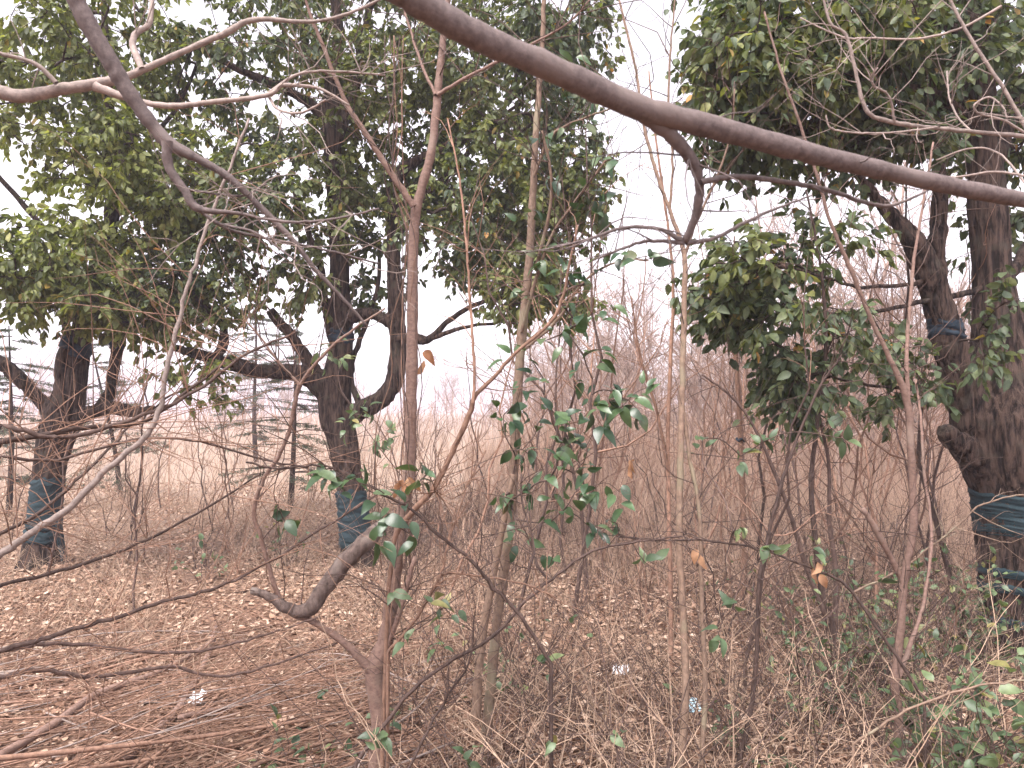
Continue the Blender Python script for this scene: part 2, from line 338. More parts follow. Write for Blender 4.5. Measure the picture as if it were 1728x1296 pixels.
def ellip(spec, rng):
    """spec rows: px,py,rx,ry (px), depth, half depth, count -> points in that ellipsoid"""
    out = []
    for px, py, rx, ry, d, hd, n in spec:
        q = nrm(rng.normal(size=(n, 3))) * rng.random((n, 1)) ** (1 / 2.4)
        for a, b, c in q:
            dd = d + c * hd; out.append(at(px + a * rx, py + b * ry, d) * 1.0 + 0); P = out[-1]; P[1] = dd
    return np.array(out)
LEAF_ME = {}
def camphor(name, label, trunk, limbs, d, spec, seed, leafmats, lsize, per, wraps, voxel=0.019, n_ind=300, dens=0.54, ridge_f=22, wsc=0.83, group='wrapped camphor trees'):
    rng = np.random.default_rng(seed)
    tr = trace(trunk, d, d, 5, 0.0, wsc); base = tr[0, :3].copy(); base[2] = 0
    root = empty(name, base, label, 'tree', group)
    tr = rooted(tr, 0, 0, 1.2); rows = [tr]; RM = 0.042
    for pts, a, b in limbs: rows.append(trace(pts, a, b, 5, 0.004, wsc))
    geos = []
    for i, r in enumerate(rows):
        k = len(r); 
        while k > 0 and r[k - 1, 3] < RM: k -= 1
        if k >= 2: geos.append(row_tube(r[:k], 20 if i == 0 else 14, both=True))
        if k < len(r) - 1: obj('limb', row_tube(spline(r[max(0, k - 3):], 2) if k else r, 10), M['bark'], root)
    me = remeshed(cat_geo(geos), voxel); ridge(me, 0.019, ridge_f, 3.4)
    co = np.empty(len(me.vertices) * 3, np.float32); me.vertices.foreach_get('co', co); co = co.reshape(-1, 3) - base.astype(np.float32); me.vertices.foreach_set('co', co.ravel()); me.update()
    me.materials.clear(); me.materials.append(M['bark'])
    for p in me.polygons: p.use_smooth = True
    link('trunk', me, root)
    nodes = np.vstack([r[3:, :3] if i == 0 else r[1:, :3] for i, r in enumerate(rows)])
    nodes = nodes[nodes[:, 2] > 1.55]
    T = ellip([(*q[:6], max(4, int(q[6] * dens))) for q in spec], rng); X, cnt, paths = colonize(nodes, T, rng)
    obj('branches', paths_geo(X, cnt, paths, 0.0038, 0.032, 4), M['limb'], root, 'stuff')
    # leafy shoots round every branch end
    P, R, C, D, Nn = [], [], [], [], []
    axis = rows[0][-1, :3]
    for ids in paths:
        e = X[ids[-1]]; b = X[ids[-2]]; t = nrm(e - b)
        for k in range(per[0]):
            dr = nrm(t * 0.7 + nrm(rng.normal(size=3)) * 0.9 + np.array([0, 0, -0.12])); L = rng.uniform(0.14, 0.34)
            o = b + (e - b) * rng.uniform(0.3, 1.0); p = wob(o, o + dr * L, 4, 0.06, rng); p[:, 2] -= 0.1 * L * np.linspace(0, 1, 4) ** 2
            P.append(p); R.append(np.linspace(0.0026, 0.0012, 4))
            for j in range(per[1]):
                s = rng.uniform(0.15, 1.0); q = p[0] + (p[-1] - p[0]) * s
                side = nrm(np.cross(dr, nrm(rng.normal(size=3))))
                dd = nrm(dr * 0.5 + side * 0.75 + np.array([0, 0, -0.8]) + rng.normal(0, 0.2, 3))
                C.append(q); D.append(dd); Nn.append(nrm(np.array([0, -0.25, 0.8]) + rng.normal(0, 0.65, 3)))
    obj('twigs', tubes(np.array(P), np.array(R), 3), M['limb'], root, 'stuff')
    C, D, Nn = np.array(C), np.array(D), np.array(Nn); n = len(C); L = lsize * rng.uniform(0.7, 1.25, n); Wd = L * rng.uniform(0.42, 0.6, n)
    px, py, dep = pix(C); vis = (px > -5) & (px < 1733) & (py > -5) & (py < 1301); key = np.where(vis, dep / L, 1e9)
    ind = np.argsort(key)[:n_ind]; rest = np.ones(n, bool); rest[ind] = False
    # which leaf colour: leaf material follows the age of the shoot (a slow 3-D noise over the crown)
    w = np.array([noise.noise(Vector(c * 0.9)) for c in C]) + rng.normal(0, 0.16, n) + leafmats[2]
    isA = w > 0
    for nm, sel, mt in (('crown', rest & isA, leafmats[0]), ('crown', rest & ~isA, leafmats[1])):
        if sel.sum(): obj(nm, leaves(C[sel], D[sel], Nn[sel], L[sel], Wd[sel]), M[mt], root, 'stuff')
    for i in ind:
        mt = leafmats[0] if isA[i] else leafmats[1]
        if mt not in LEAF_ME: LEAF_ME[mt] = [leaf_mesh('leaf', M[mt], c, 0.5, 0.2, wave=0.01, seed=q) for q, c in enumerate((0.08, 0.2, 0.32))]
        place_leaf('leaf', LEAF_ME[mt][rng.integers(3)], C[i], D[i], Nn[i], L[i], Wd[i], root)
    for wspec in wraps: wrap(root, rows, wspec, d)
    return root, rows
def wrap(root, rows, ws, d):
    """cloth wound round a traced limb: (row index, y0, y1 photo px, fatness, strips, material)"""
    ri, y0, y1, fat, turns, mt = ws; r = rows[ri]; _, py, _ = pix(r[:, :3])
    dense = spline(r, 6); _, py, _ = pix(dense[:, :3]); sel = dense[(py >= y0) & (py <= y1)]
    if len(sel) < 2: return
    K = max(8, int((y1 - y0) / 2.2)); i = np.linspace(0, len(sel) - 1, K); i0 = np.floor(i).astype(int).clip(0, len(sel) - 2); f = (i - i0)[:, None]; c = sel[i0] * (1 - f) + sel[i0 + 1] * f
    s = 40; an = np.arange(s) * 2 * math.pi / s; V = []
    for k in range(K):
        for a in an:
            u = k / (K - 1) * turns * 2 * math.pi
            h = 0.004 * math.sin(u + 2.2 * math.sin(a + 1) + 0.7 * math.sin(3 * a)) + 0.016 * noise.noise((math.cos(a) * 1.2, math.sin(a) * 1.2, k * 0.75 + a * .4 * (a < 3))) + 0.007 * noise.noise((math.cos(a) * 6, math.sin(a) * 6, k * 1.2))
            rad = c[k, 3] * fat + 0.016 + h
            if k in (0, K - 1): rad -= 0.012
            V.append(c[k, :3] + rad * np.array([math.cos(a), math.sin(a), 0]) + np.array([0, 0, 0.012 * math.sin(a * 2 + k * 0.1) + 0.03 * noise.noise((math.cos(a) * 2, math.sin(a) * 2, 7.0)) * (1 if k > K * .6 else .3)]))
    Q = [(k * s + j, k * s + (j + 1) % s, (k + 1) * s + (j + 1) % s, (k + 1) * s + j) for k in range(K - 1) for j in range(s)]
    obj('cloth_wrap', (np.array(V), np.array(Q), np.full(len(V), .5)), M[mt], root)

CP = 'wrapped camphor trees'
t_left, rows_left = camphor('camphor_tree', 'bright leaved camphor tree with torn teal cloth hanging from its slanting foot',
    [(66, 962, 84), (70, 930, 70), (74, 890, 60), (78, 840, 56), (84, 790, 58), (94, 740, 66), (108, 700, 72), (118, 660, 58), (130, 610, 46), (138, 560, 38), (148, 500, 32), (170, 430, 28), (188, 370, 26), (188, 250, 20), (180, 100, 15), (170, -100, 10)],
    [([(92, 700, 36), (65, 672, 28), (35, 640, 26), (0, 612, 24), (-45, 590, 20), (-110, 560, 14)], 7.8, 7.3),
     ([(100, 680, 30), (104, 640, 24), (106, 600, 20), (113, 560, 17), (100, 470, 13), (80, 380, 10)], 7.75, 7.5),
     ([(115, 715, 34), (150, 697, 30), (190, 688, 26), (225, 695, 20), (260, 690, 13)], 7.8, 7.5),
     ([(170, 692, 26), (185, 660, 24), (192, 620, 22), (202, 570, 20), (225, 500, 15), (260, 420, 11), (290, 330, 8)], 7.7, 8.0),
     ([(140, 560, 22), (110, 450, 16), (80, 395, 13), (40, 345, 11), (-10, 290, 9), (-60, 240, 6)], 7.8, 8.4),
     ([(185, 330, 14), (240, 250, 11), (300, 180, 8), (340, 90, 6)], 7.8, 8.3)],
    7.8, [(110, 130, 250, 190, 7.9, 1.6, 330), (240, 330, 150, 150, 7.7, 1.0, 190), (90, 470, 150, 95, 7.0, 0.6, 150), (200, 500, 120, 60, 7.4, 0.7, 60), (100, -150, 300, 140, 8, 1.6, 120), (-150, 250, 120, 200, 7.6, 1.2, 80), (300, 520, 90, 55, 7.6, .5, 40), (330, 640, 50, 50, 7.6, .3, 16)],
    11, ('camphor_bright', 'camphor', -0.02), 0.086, (6, 8),
    [(0, 806, 892, 1.0, 5, 'wrap'), (0, 892, 915, 1.02, 2, 'wrap'), (0, 582, 604, 1.0, 2, 'tie'), (2, 568, 588, 1.0, 2, 'tie'), (4, 568, 592, 1.0, 2, 'tie')])
t_mid, rows_mid = camphor('camphor_tree', 'broad evergreen camphor tree forking low behind the brush heap and smooth pink sapling',
    [(606, 958, 74), (602, 920, 62), (596, 860, 55), (588, 800, 54), (580, 750, 58), (568, 705, 66), (565, 660, 64), (574, 610, 52), (576, 560, 44), (574, 500, 38), (572, 420, 36), (568, 340, 34), (562, 270, 34), (560, 200, 36), (562, 120, 26), (572, 60, 22), (560, -40, 18), (550, -200, 12)],
    [([(560, 680, 44), (530, 642, 36), (495, 628, 32), (440, 627, 28), (390, 615, 26), (340, 600, 22), (305, 590, 16), (270, 575, 10)], 8.1, 7.5),
     ([(365, 606, 18), (376, 580, 17), (376, 555, 16), (355, 525, 13), (330, 498, 11), (305, 465, 9), (290, 420, 7)], 7.6, 7.5),
     ([(540, 640, 28), (515, 600, 25), (490, 565, 23), (470, 542, 22), (456, 524, 19)], 8.1, 7.8),
     ([(580, 712, 46), (610, 692, 40), (640, 676, 38), (664, 645, 36), (672, 600, 34), (669, 540, 31), (666, 460, 29), (662, 380, 27), (666, 310, 25), (695, 275, 22), (750, 250, 19), (810, 220, 15), (850, 180, 11), (880, 100, 8)], 8.1, 7.9),
     ([(575, 545, 28), (610, 530, 26), (640, 534, 25), (668, 552, 24)], 8.1, 8.0),
     ([(668, 570, 22), (705, 572, 20), (725, 572, 15), (760, 540, 11), (800, 515, 9), (860, 498, 7), (920, 470, 5)], 7.9, 7.3),
     ([(720, 574, 12), (770, 556, 8), (830, 545, 6), (890, 545, 4)], 7.8, 7.2),
     ([(610, 690, 14), (592, 640, 12), (600, 595, 11), (620, 540, 10), (638, 480, 9), (640, 400, 7)], 8.1, 8.3),
     ([(562, 570, 22), (548, 510, 17), (540, 450, 14), (518, 385, 11), (490, 300, 8)], 8.1, 7.8),
     ([(558, 215, 26), (530, 180, 20), (480, 150, 18), (420, 125, 15), (365, 98, 12), (300, 60, 8)], 8.1, 7.6),
     ([(565, 240, 26), (590, 180, 20), (605, 120, 18), (612, 60, 15), (640, -20, 11), (690, -120, 8)], 8.1, 8.4),
     ([(668, 400, 16), (720, 330, 13), (780, 270, 11), (840, 200, 8), (930, 150, 6)], 7.9, 8.6)],
    8.1, [(540, 110, 250, 150, 8.3, 1.5, 330), (430, 330, 190, 130, 7.7, 1.0, 230), (800, 130, 200, 160, 8.2, 1.5, 320), (840, 360, 175, 130, 7.9, 1.3, 290), (660, 330, 130, 120, 8.6, 0.8, 120), (340, 480, 120, 60, 7.5, 0.6, 60), (900, 490, 110, 60, 7.3, .7, 80), (600, -150, 400, 130, 8.3, 1.7, 150), (950, 80, 85, 100, 8, 1, 110), (490, 490, 60, 50, 7.8, .5, 18), (640, 480, 60, 40, 8.4, .4, 14), (965, 300, 55, 160, 7.8, .7, 90)],
    12, ('camphor', 'camphor_dark', 0.05), 0.079, (6, 9),
    [(0, 826, 925, 1.04, 6, 'wrap'), (0, 554, 580, 1.0, 2, 'tie')])
t_right, rows_right = camphor('camphor_tree', 'thick dark camphor tree with wide teal cloth band and cut stub on its fissured trunk',
    [(1752, 1118, 190), (1744, 1060, 165), (1736, 980, 148), (1728, 900, 146), (1722, 830, 152), (1712, 770, 176), (1700, 710, 160), (1692, 640, 106), (1686, 560, 82), (1676, 470, 66), (1670, 390, 60), (1662, 290, 54), (1652, 190, 52), (1650, 100, 48), (1652, -20, 40), (1640, -200, 26)],
    [([(1690, 775, 90), (1650, 715, 74), (1622, 650, 60), (1604, 590, 52), (1588, 530, 46), (1568, 460, 42), (1545, 415, 38), (1515, 375, 30), (1485, 340, 20), (1450, 300, 14), (1400, 250, 9)], 5.0, 4.75),
     ([(1680, 800, 70), (1645, 772, 52), (1612, 745, 40), (1592, 724, 32)], 5.0, 4.8),
     ([(1590, 520, 28), (1582, 450, 24), (1582, 390, 22), (1586, 320, 21), (1585, 240, 18), (1572, 150, 14), (1555, 40, 10)], 4.95, 5.2),
     ([(1655, 230, 26), (1620, 190, 20), (1580, 158, 17), (1530, 150, 14), (1480, 168, 11), (1400, 168, 8), (1320, 150, 5)], 5.0, 4.6),
     ([(1655, 90, 22), (1610, 50, 18), (1560, 22, 15), (1505, -10, 11), (1430, -40, 8)], 5.0, 4.8),
     ([(1676, 480, 14), (1620, 498, 11), (1560, 508, 9), (1480, 525, 7), (1400, 530, 5), (1330, 515, 4)], 5.0, 4.5),
     ([(1585, 468, 11), (1530, 480, 8), (1450, 484, 6), (1400, 470, 5), (1330, 450, 4)], 4.9, 4.4),
     ([(1640, 655, 12), (1590, 655, 9), (1530, 656, 7), (1450, 648, 5), (1390, 630, 4)], 4.95, 4.3),
     ([(1690, 480, 26), (1720, 440, 20), (1750, 380, 16), (1790, 300, 11)], 5.0, 5.3),
     ([(1665, 300, 30), (1700, 220, 24), (1740, 120, 18), (1780, 0, 12)], 5.0, 5.4)],
    5.0, [(1370, 90, 200, 120, 4.7, .8, 260), (1290, 180, 110, 90, 4.5, .5, 100), (1560, 120, 180, 160, 5.2, .8, 220), (1700, 150, 130, 200, 5.6, .7, 130), (1270, 480, 85, 85, 4.4, .4, 74), (1400, 440, 90, 70, 4.6, .4, 18), (1390, 590, 125, 75, 4.4, .35, 34), (1350, 660, 60, 50, 4.3, .25, 22), (1510, 630, 90, 55, 4.7, .35, 20), (1420, -130, 300, 110, 4.9, 1.0, 90), (1250, 60, 75, 90, 4.5, .5, 70), (1440, 240, 160, 70, 4.9, .5, 70), (1680, 420, 80, 90, 5.5, .3, 22), (1700, 560, 70, 60, 4.4, .2, 6)],
    13, ('camphor_dark', 'camphor', 0.28), 0.074, (5, 8),
    [(0, 826, 905, 1.0, 4, 'wrap'), (0, 955, 972, 1.0, 1, 'wrap'), (0, 982, 998, 1.0, 1, 'wrap'), (0, 1036, 1052, 1.0, 1, 'wrap'), (1, 538, 572, 1.0, 2, 'tie')], voxel=0.014, ridge_f=25, wsc=0.96)
# hanging flap of the left tree's cloth
fl = []
for k in range(9):
    u = k / 8; a0 = at(92 + 4 * u + 10 * u * u, 880 + 72 * u, 7.55); a1 = at(104 + 14 * u * u * u - 2 * u, 876 + 72 * u, 7.7)
    for j in range(6):
        q = a0 + (a1 - a0) * j / 5; q[1] += 0.02 * math.sin(j * 2.4 + k * .5); fl.append(q)
fq = np.array([(k * 6 + j, k * 6 + j + 1, (k + 1) * 6 + j + 1, (k + 1) * 6 + j) for k in range(8) for j in range(5)])
fo = obj('cloth_flap', (np.array(fl), fq, np.full(len(fl), .5)), M['wrap'], t_left)
sm = fo.modifiers.new('thick', 'SOLIDIFY'); sm.thickness = 0.012

# ------------------------------------------------------------------ traced saplings, overhead branches, shrubs
def stem_thing(name, label, cat, stems, mat, twigs=None, group=None, part='branch', first='trunk', s=9, tmat=None, root_first=True, base=None, jit=0.0011, loc=None, flare=1.2):
    """stems: list of (photo polyline, depth0, depth1); the first is rooted in the ground"""
    rows = []
    for i, (pts, a, b) in enumerate(stems):
        r = trace(pts, a, b, 6, jit)
        if i == 0 and root_first: r = rooted(r, *(base or (0, 0)), flare=flare)
        r[:, 3] *= 0.84; rows.append(r)
    l = rows[0][0, :3].copy(); l[2] = 0 if root_first else l[2]
    root = empty(name, l if loc is None else loc, label, cat, group)
    for i, r in enumerate(rows): obj(first if i == 0 else part, row_tube(r, s), mat, root)
    if twigs:
        obj('twigs', sprout(rows, *twigs), tmat or mat, root, 'stuff')
    return root, rows
rg = np.random.default_rng(21)

# smooth pink sapling in the middle
s1, s1r = stem_thing('smooth_sapling', 'smooth pinkish sapling with forked top, the broken log leaning on its foot', 'sapling', [
    ([(636, 1290, 36), (640, 1210, 35), (632, 1135, 40), (652, 1075, 32), (662, 1000, 29), (670, 930, 28), (682, 850, 26), (692, 780, 25), (693, 700, 24), (695, 600, 24), (696, 500, 22), (698, 400, 21), (706, 335, 20), (726, 265, 18), (736, 190, 17), (741, 130, 16), (748, 70, 14), (758, -20, 12), (770, -120, 9)], 3.0, 3.15),
    ([(698, 348, 14), (662, 295, 13), (638, 258, 12), (610, 215, 11), (580, 165, 9), (548, 85, 8), (522, 20, 6), (505, -40, 5)], 3.05, 2.9),
    ([(738, 160, 8), (785, 132, 7), (832, 108, 6), (890, 78, 5), (955, 42, 4), (1000, -5, 3)], 3.1, 2.9),
    ([(735, 160, 7), (712, 110, 6), (692, 50, 5), (678, 0, 4)], 3.1, 3.2),
    ([(630, 1135, 20), (585, 1088, 15), (530, 1050, 13), (497, 1037, 11), (470, 1005, 10), (453, 955, 9), (440, 905, 9), (428, 862, 9), (445, 810, 8), (470, 770, 8), (487, 730, 8), (498, 680, 8), (507, 648, 7), (545, 600, 6), (590, 560, 5), (650, 520, 4)], 3.0, 2.75),
    ([(507, 650, 6), (470, 610, 5), (440, 570, 4), (415, 540, 3)], 2.8, 2.75),
    ([(700, 940, 10), (672, 1040, 10), (655, 1090, 8)][::-1], 3.0, 2.95)],
    M['smooth'], (110, 0.6, rg), s=12, tmat=M['twig'])
# leaning forked stem lodged in the log
s2, s2r = stem_thing('leaning_sapling', 'thin brown sapling leaning out from the broken log and forking in two', 'sapling', [
    ([(655, 1000, 9), (668, 905, 10), (698, 862, 12), (733, 822, 12), (768, 752, 11), (793, 697, 11), (802, 668, 9), (832, 638, 8), (872, 594, 7), (925, 548, 7), (950, 500, 6), (962, 440, 5), (975, 380, 4)], 2.95, 2.8),
    ([(798, 680, 7), (801, 640, 6), (797, 560, 6), (790, 460, 5), (785, 390, 5), (775, 300, 4), (755, 200, 3)], 2.85, 2.9),
    ([(730, 826, 12), (742, 832, 9)], 2.9, 2.88)], M['redtwig'], (40, 0.4, rg), base=(-.03, 0))
# ivy-clad trunk
s3, s3r = stem_thing('slender_tree', 'slender brown trunk with glossy evergreen shoots around it standing right of the smooth sapling', 'sapling', [
    ([(818, 1262, 22), (828, 1160, 21), (838, 1055, 20), (852, 950, 21), (862, 860, 21), (868, 770, 20), (872, 690, 20), (878, 600, 19), (884, 530, 18), (892, 450, 17), (899, 330, 15), (905, 220, 13), (913, 110, 11), (918, 0, 9), (922, -120, 7)], 3.5, 3.55),
    ([(803, 1210, 20), (808, 1130, 18), (818, 1050, 16), (834, 965, 14), (852, 870, 12), (866, 800, 9)], 3.45, 3.4),
    ([(905, 450, 8), (925, 370, 7), (930, 300, 6), (915, 220, 5)], 3.45, 3.3),
    ([(880, 560, 8), (905, 470, 7), (935, 390, 6), (985, 320, 5), (1030, 260, 4)], 3.5, 3.3),
    ([(885, 590, 7), (940, 540, 6), (990, 470, 5), (1050, 440, 4), (1095, 440, 3)], 3.5, 3.3),
    ([(900, 300, 7), (930, 230, 6), (985, 200, 5), (1040, 180, 3)], 3.5, 3.4)], M['olive'], (80, 0.55, rg), tmat=M['twig'])
# tall thin pale stems right of centre
s4, s4r = stem_thing('tall_sapling', 'tall thin olive sapling forking below the hooked overhead twig', 'sapling', [
    ([(1148, 1290, 16), (1157, 1180, 15), (1154, 1060, 14), (1146, 900, 14), (1149, 760, 13), (1152, 620, 12), (1155, 490, 11), (1154, 425, 10), (1128, 350, 8), (1104, 280, 7), (1084, 200, 6), (1075, 130, 5), (1060, 60, 5), (1042, -10, 4), (1020, -100, 3)], 3.2, 3.3),
    ([(1156, 430, 7), (1175, 375, 6), (1205, 310, 5), (1230, 240, 4), (1240, 150, 3)], 3.3, 3.2),
    ([(1130, 360, 6), (1135, 270, 5), (1128, 180, 5), (1132, 80, 4), (1140, -20, 3)], 3.3, 3.3),
    ([(1184, 1290, 10), (1190, 1160, 10), (1184, 1010, 9), (1180, 860, 8), (1165, 780, 8), (1153, 690, 8)], 3.15, 3.25)], M['olive'], (80, 0.55, rg), tmat=M['twig'])
s4b, s4br = stem_thing('slim_sapling', 'dark reddish upright stem close beside the tall olive sapling', 'sapling', [
    ([(1132, 1100, 10), (1132, 1000, 10), (1129, 880, 9), (1127, 740, 8), (1132, 600, 8), (1136, 470, 6), (1120, 330, 5), (1105, 220, 4), (1095, 120, 3)], 4.6, 4.6),
    ([(1128, 800, 7), (1110, 700, 6), (1080, 600, 5), (1065, 500, 3)], 4.6, 4.4)], M['redtwig'], (50, 0.6, rg), tmat=M['redtwig'])
# right sapling with torn fork
s5, s5r = stem_thing('forked_sapling', 'pinkish sapling with a torn fork near its foot and long slanting arm', 'sapling', [
    ([(1514, 1290, 18), (1516, 1200, 17), (1510, 1150, 17), (1520, 1060, 16), (1526, 975, 15), (1541, 895, 16), (1540, 820, 15), (1536, 730, 15), (1530, 672, 14), (1502, 605, 10), (1470, 540, 9), (1440, 465, 9), (1418, 415, 8), (1398, 365, 7), (1380, 300, 7), (1350, 210, 6), (1318, 120, 5), (1290, 20, 4)], 3.3, 3.2),
    ([(1534, 690, 9), (1530, 600, 8), (1535, 520, 7), (1545, 420, 6), (1560, 330, 5), (1575, 240, 4)], 3.3, 3.35),
    ([(1526, 985, 14), (1500, 935, 12), (1478, 895, 13), (1456, 858, 9)], 3.3, 3.25),
    ([(1512, 1150, 12), (1535, 1090, 9), (1560, 1010, 7), (1572, 900, 6), (1560, 800, 6), (1553, 700, 5), (1545, 640, 4)], 3.3, 3.6)], M['smooth'], (90, 0.55, rg), tmat=M['twig'])
s6, s6r = stem_thing('twin_sapling', 'pair of dark slender stems crossing low beside the torn forked sapling', 'sapling', [
    ([(1405, 1060, 12), (1388, 1005, 12), (1376, 910, 11), (1369, 820, 10), (1378, 720, 9), (1392, 620, 8), (1392, 520, 7), (1380, 420, 5), (1360, 320, 4)], 4.3, 4.2),
    ([(1398, 1050, 10), (1362, 960, 10), (1333, 865, 9), (1308, 800, 8), (1275, 725, 6), (1235, 670, 5), (1185, 632, 4)], 4.3, 4.1),
    ([(1410, 1060, 10), (1410, 960, 10), (1400, 880, 9), (1398, 780, 7), (1380, 690, 6)], 4.4, 4.5)], M['twig'], (60, 0.45, rg))
s7, s7r = stem_thing('slanting_sapling', 'light brown slanting stem rising past the pale blue scrap', 'sapling', [
    ([(1245, 1296, 11), (1268, 1190, 10), (1278, 1080, 9), (1282, 980, 9), (1300, 890, 8), (1318, 820, 7), (1345, 740, 6), (1385, 650, 5), (1420, 600, 4)], 3.3, 3.4)], M['twig'], (30, 0.4, rg))
# leaning shrub outside the frame whose long arms reach in low across the picture
def pts(*xy, w0=8, w1=4): n = len(xy); return [(x, y, w0 + (w1 - w0) * i / (n - 1)) for i, (x, y) in enumerate(xy)]
sh_base = np.array([-2.35, 2.15, 0.0])
arms = [pts((0, 935), (50, 902), (120, 852), (185, 790), (243, 738), (268, 695), (284, 610), (300, 545), (320, 472), (346, 392), (382, 297), (420, 200), w0=13, w1=4),
        pts((0, 716), (80, 736), (150, 730), (260, 694), (330, 660), (420, 596), (500, 560), w0=9, w1=4),
        pts((0, 746), (60, 736), (140, 722), (240, 712), (310, 664), (380, 612), w0=11, w1=4),
        pts((0, 988), (120, 958), (230, 918), (330, 868), (440, 800), w0=7, w1=3),
        pts((0, 1098), (70, 1078), (150, 1055), (260, 1020), (340, 1000), (430, 962), (560, 882), (640, 832), w0=9, w1=3),
        pts((0, 1098), (75, 1086), (150, 1088), (240, 1100), (340, 1098), (450, 1070), (540, 1040), w0=8, w1=3),
        pts((0, 1142), (60, 1130), (140, 1141), (200, 1138), (290, 1126), (370, 1141), (480, 1115), (570, 1085), w0=9, w1=3),
        pts((0, 770), (100, 775), (220, 742), (320, 742), (430, 772), (520, 790), w0=6, w1=3),
        pts((0, 900), (60, 870), (140, 800), (200, 740), (235, 690), (250, 630), w0=7, w1=3)]
rootS = empty('arching_shrub', sh_base, 'bare shrub whose long grey arms arch low over the heap of cut brushwood', 'shrub')
arm_rows = []
for i, p in enumerate(arms):
    d0, d1 = (2.3, 2.55) if i == 0 else (2.2 + 0.05 * i, 2.5 + 0.08 * i)
    r = trace(p, d0, d1, 6, 0.002); a = r[0]; k = np.array([*(sh_base + RNG.normal(0, .07, 3) * [1, 1, 0]), a[3] * 1.3]); k[2] = -0.05
    m = (a * .55 + k * .45); m[0] -= 0.1; m[2] = max(0.12, a[2] * .5)
    r = np.vstack([spline(np.vstack([k, m, a]), 5)[:-1], r]); arm_rows.append(r)
    obj('stem', row_tube(r, 9), M['pale'] if i == 0 else M['twig'], rootS)
obj('twigs', sprout(arm_rows, 210, 0.6, rg, 0.15, 0.0013), M['redtwig'], rootS, 'stuff')

# tree beside the viewer whose branches hang in at the top
def over_tree(name, label, base, top, stems, mat, twn, tl, tmat=None, trunk_r=0.07, ws=1.0):
    root = empty(name, base, label, 'tree')
    tr = spline(np.array([[*base[:2], -0.06, trunk_r * 1.3], [base[0], base[1], 1.0, trunk_r], [*(np.array(base) * .4 + np.array(top) * .6)[:2], top[2] * .65, trunk_r * .8], [*top, trunk_r * .6]]), 6)
    obj('trunk', row_tube(tr, 14), mat, root); rows = []
    for i, (p, a, b, par) in enumerate(stems):
        r = trace(p, a, b, 7, 0.0005, ws)
        if par == 'trunk':
            st = np.array([*top, max(r[0, 3] * 1.15, 0.012)]); m = r[0] * .55 + st * .45; m[:3] += (r[0, :3] - r[2, :3]) * .3
            r = np.vstack([spline(np.vstack([st, m, r[0]]), 6)[:-1], r])
        pass
        rows.append(r); obj('branch', row_tube(r, 14), mat, root)
    obj('twigs', sprout(rows, twn, tl, rg, 0.0, 0.0011, start=.3), tmat or mat, root, 'stuff')
    return root
ov = over_tree('overhanging_tree', 'bare tree whose thick purplish bough slants across above the sky gap', (-1.9, 0.15, 0), (-1.55, 0.35, 2.75), [
    ([(640, -42, 54), (700, 0, 50), (800, 58, 47), (950, 124, 45), (1080, 182, 42), (1200, 214, 39), (1350, 254, 35), (1500, 290, 31), (1620, 317, 28), (1745, 340, 26), (1900, 365, 22), (2100, 380, 15)], 0.92, 1.45, 'trunk'),
    ([(1082, 190, 30), (1130, 226, 25), (1163, 264, 22), (1180, 305, 17), (1176, 355, 15), (1156, 408, 11)], 1.1, 1.2, None),
    ([(1156, 408, 9), (1110, 386, 7), (1050, 385, 6), (990, 405, 5), (935, 416, 3)], 1.2, 1.25, None),
    ([(1155, 410, 8), (1095, 407, 6), (1045, 422, 5), (1000, 440, 3)], 1.2, 1.3, None),
    ([(1158, 410, 9), (1205, 402, 7), (1268, 370, 6), (1330, 344, 4), (1370, 330, 3)], 1.2, 1.3, None),
    ([(1182, 308, 11), (1240, 298, 9), (1320, 306, 9), (1400, 322, 8), (1460, 342, 7), (1505, 346, 6), (1560, 324, 4), (1590, 300, 3)], 1.15, 1.35, None)],
    M['over'], 26, 0.16)
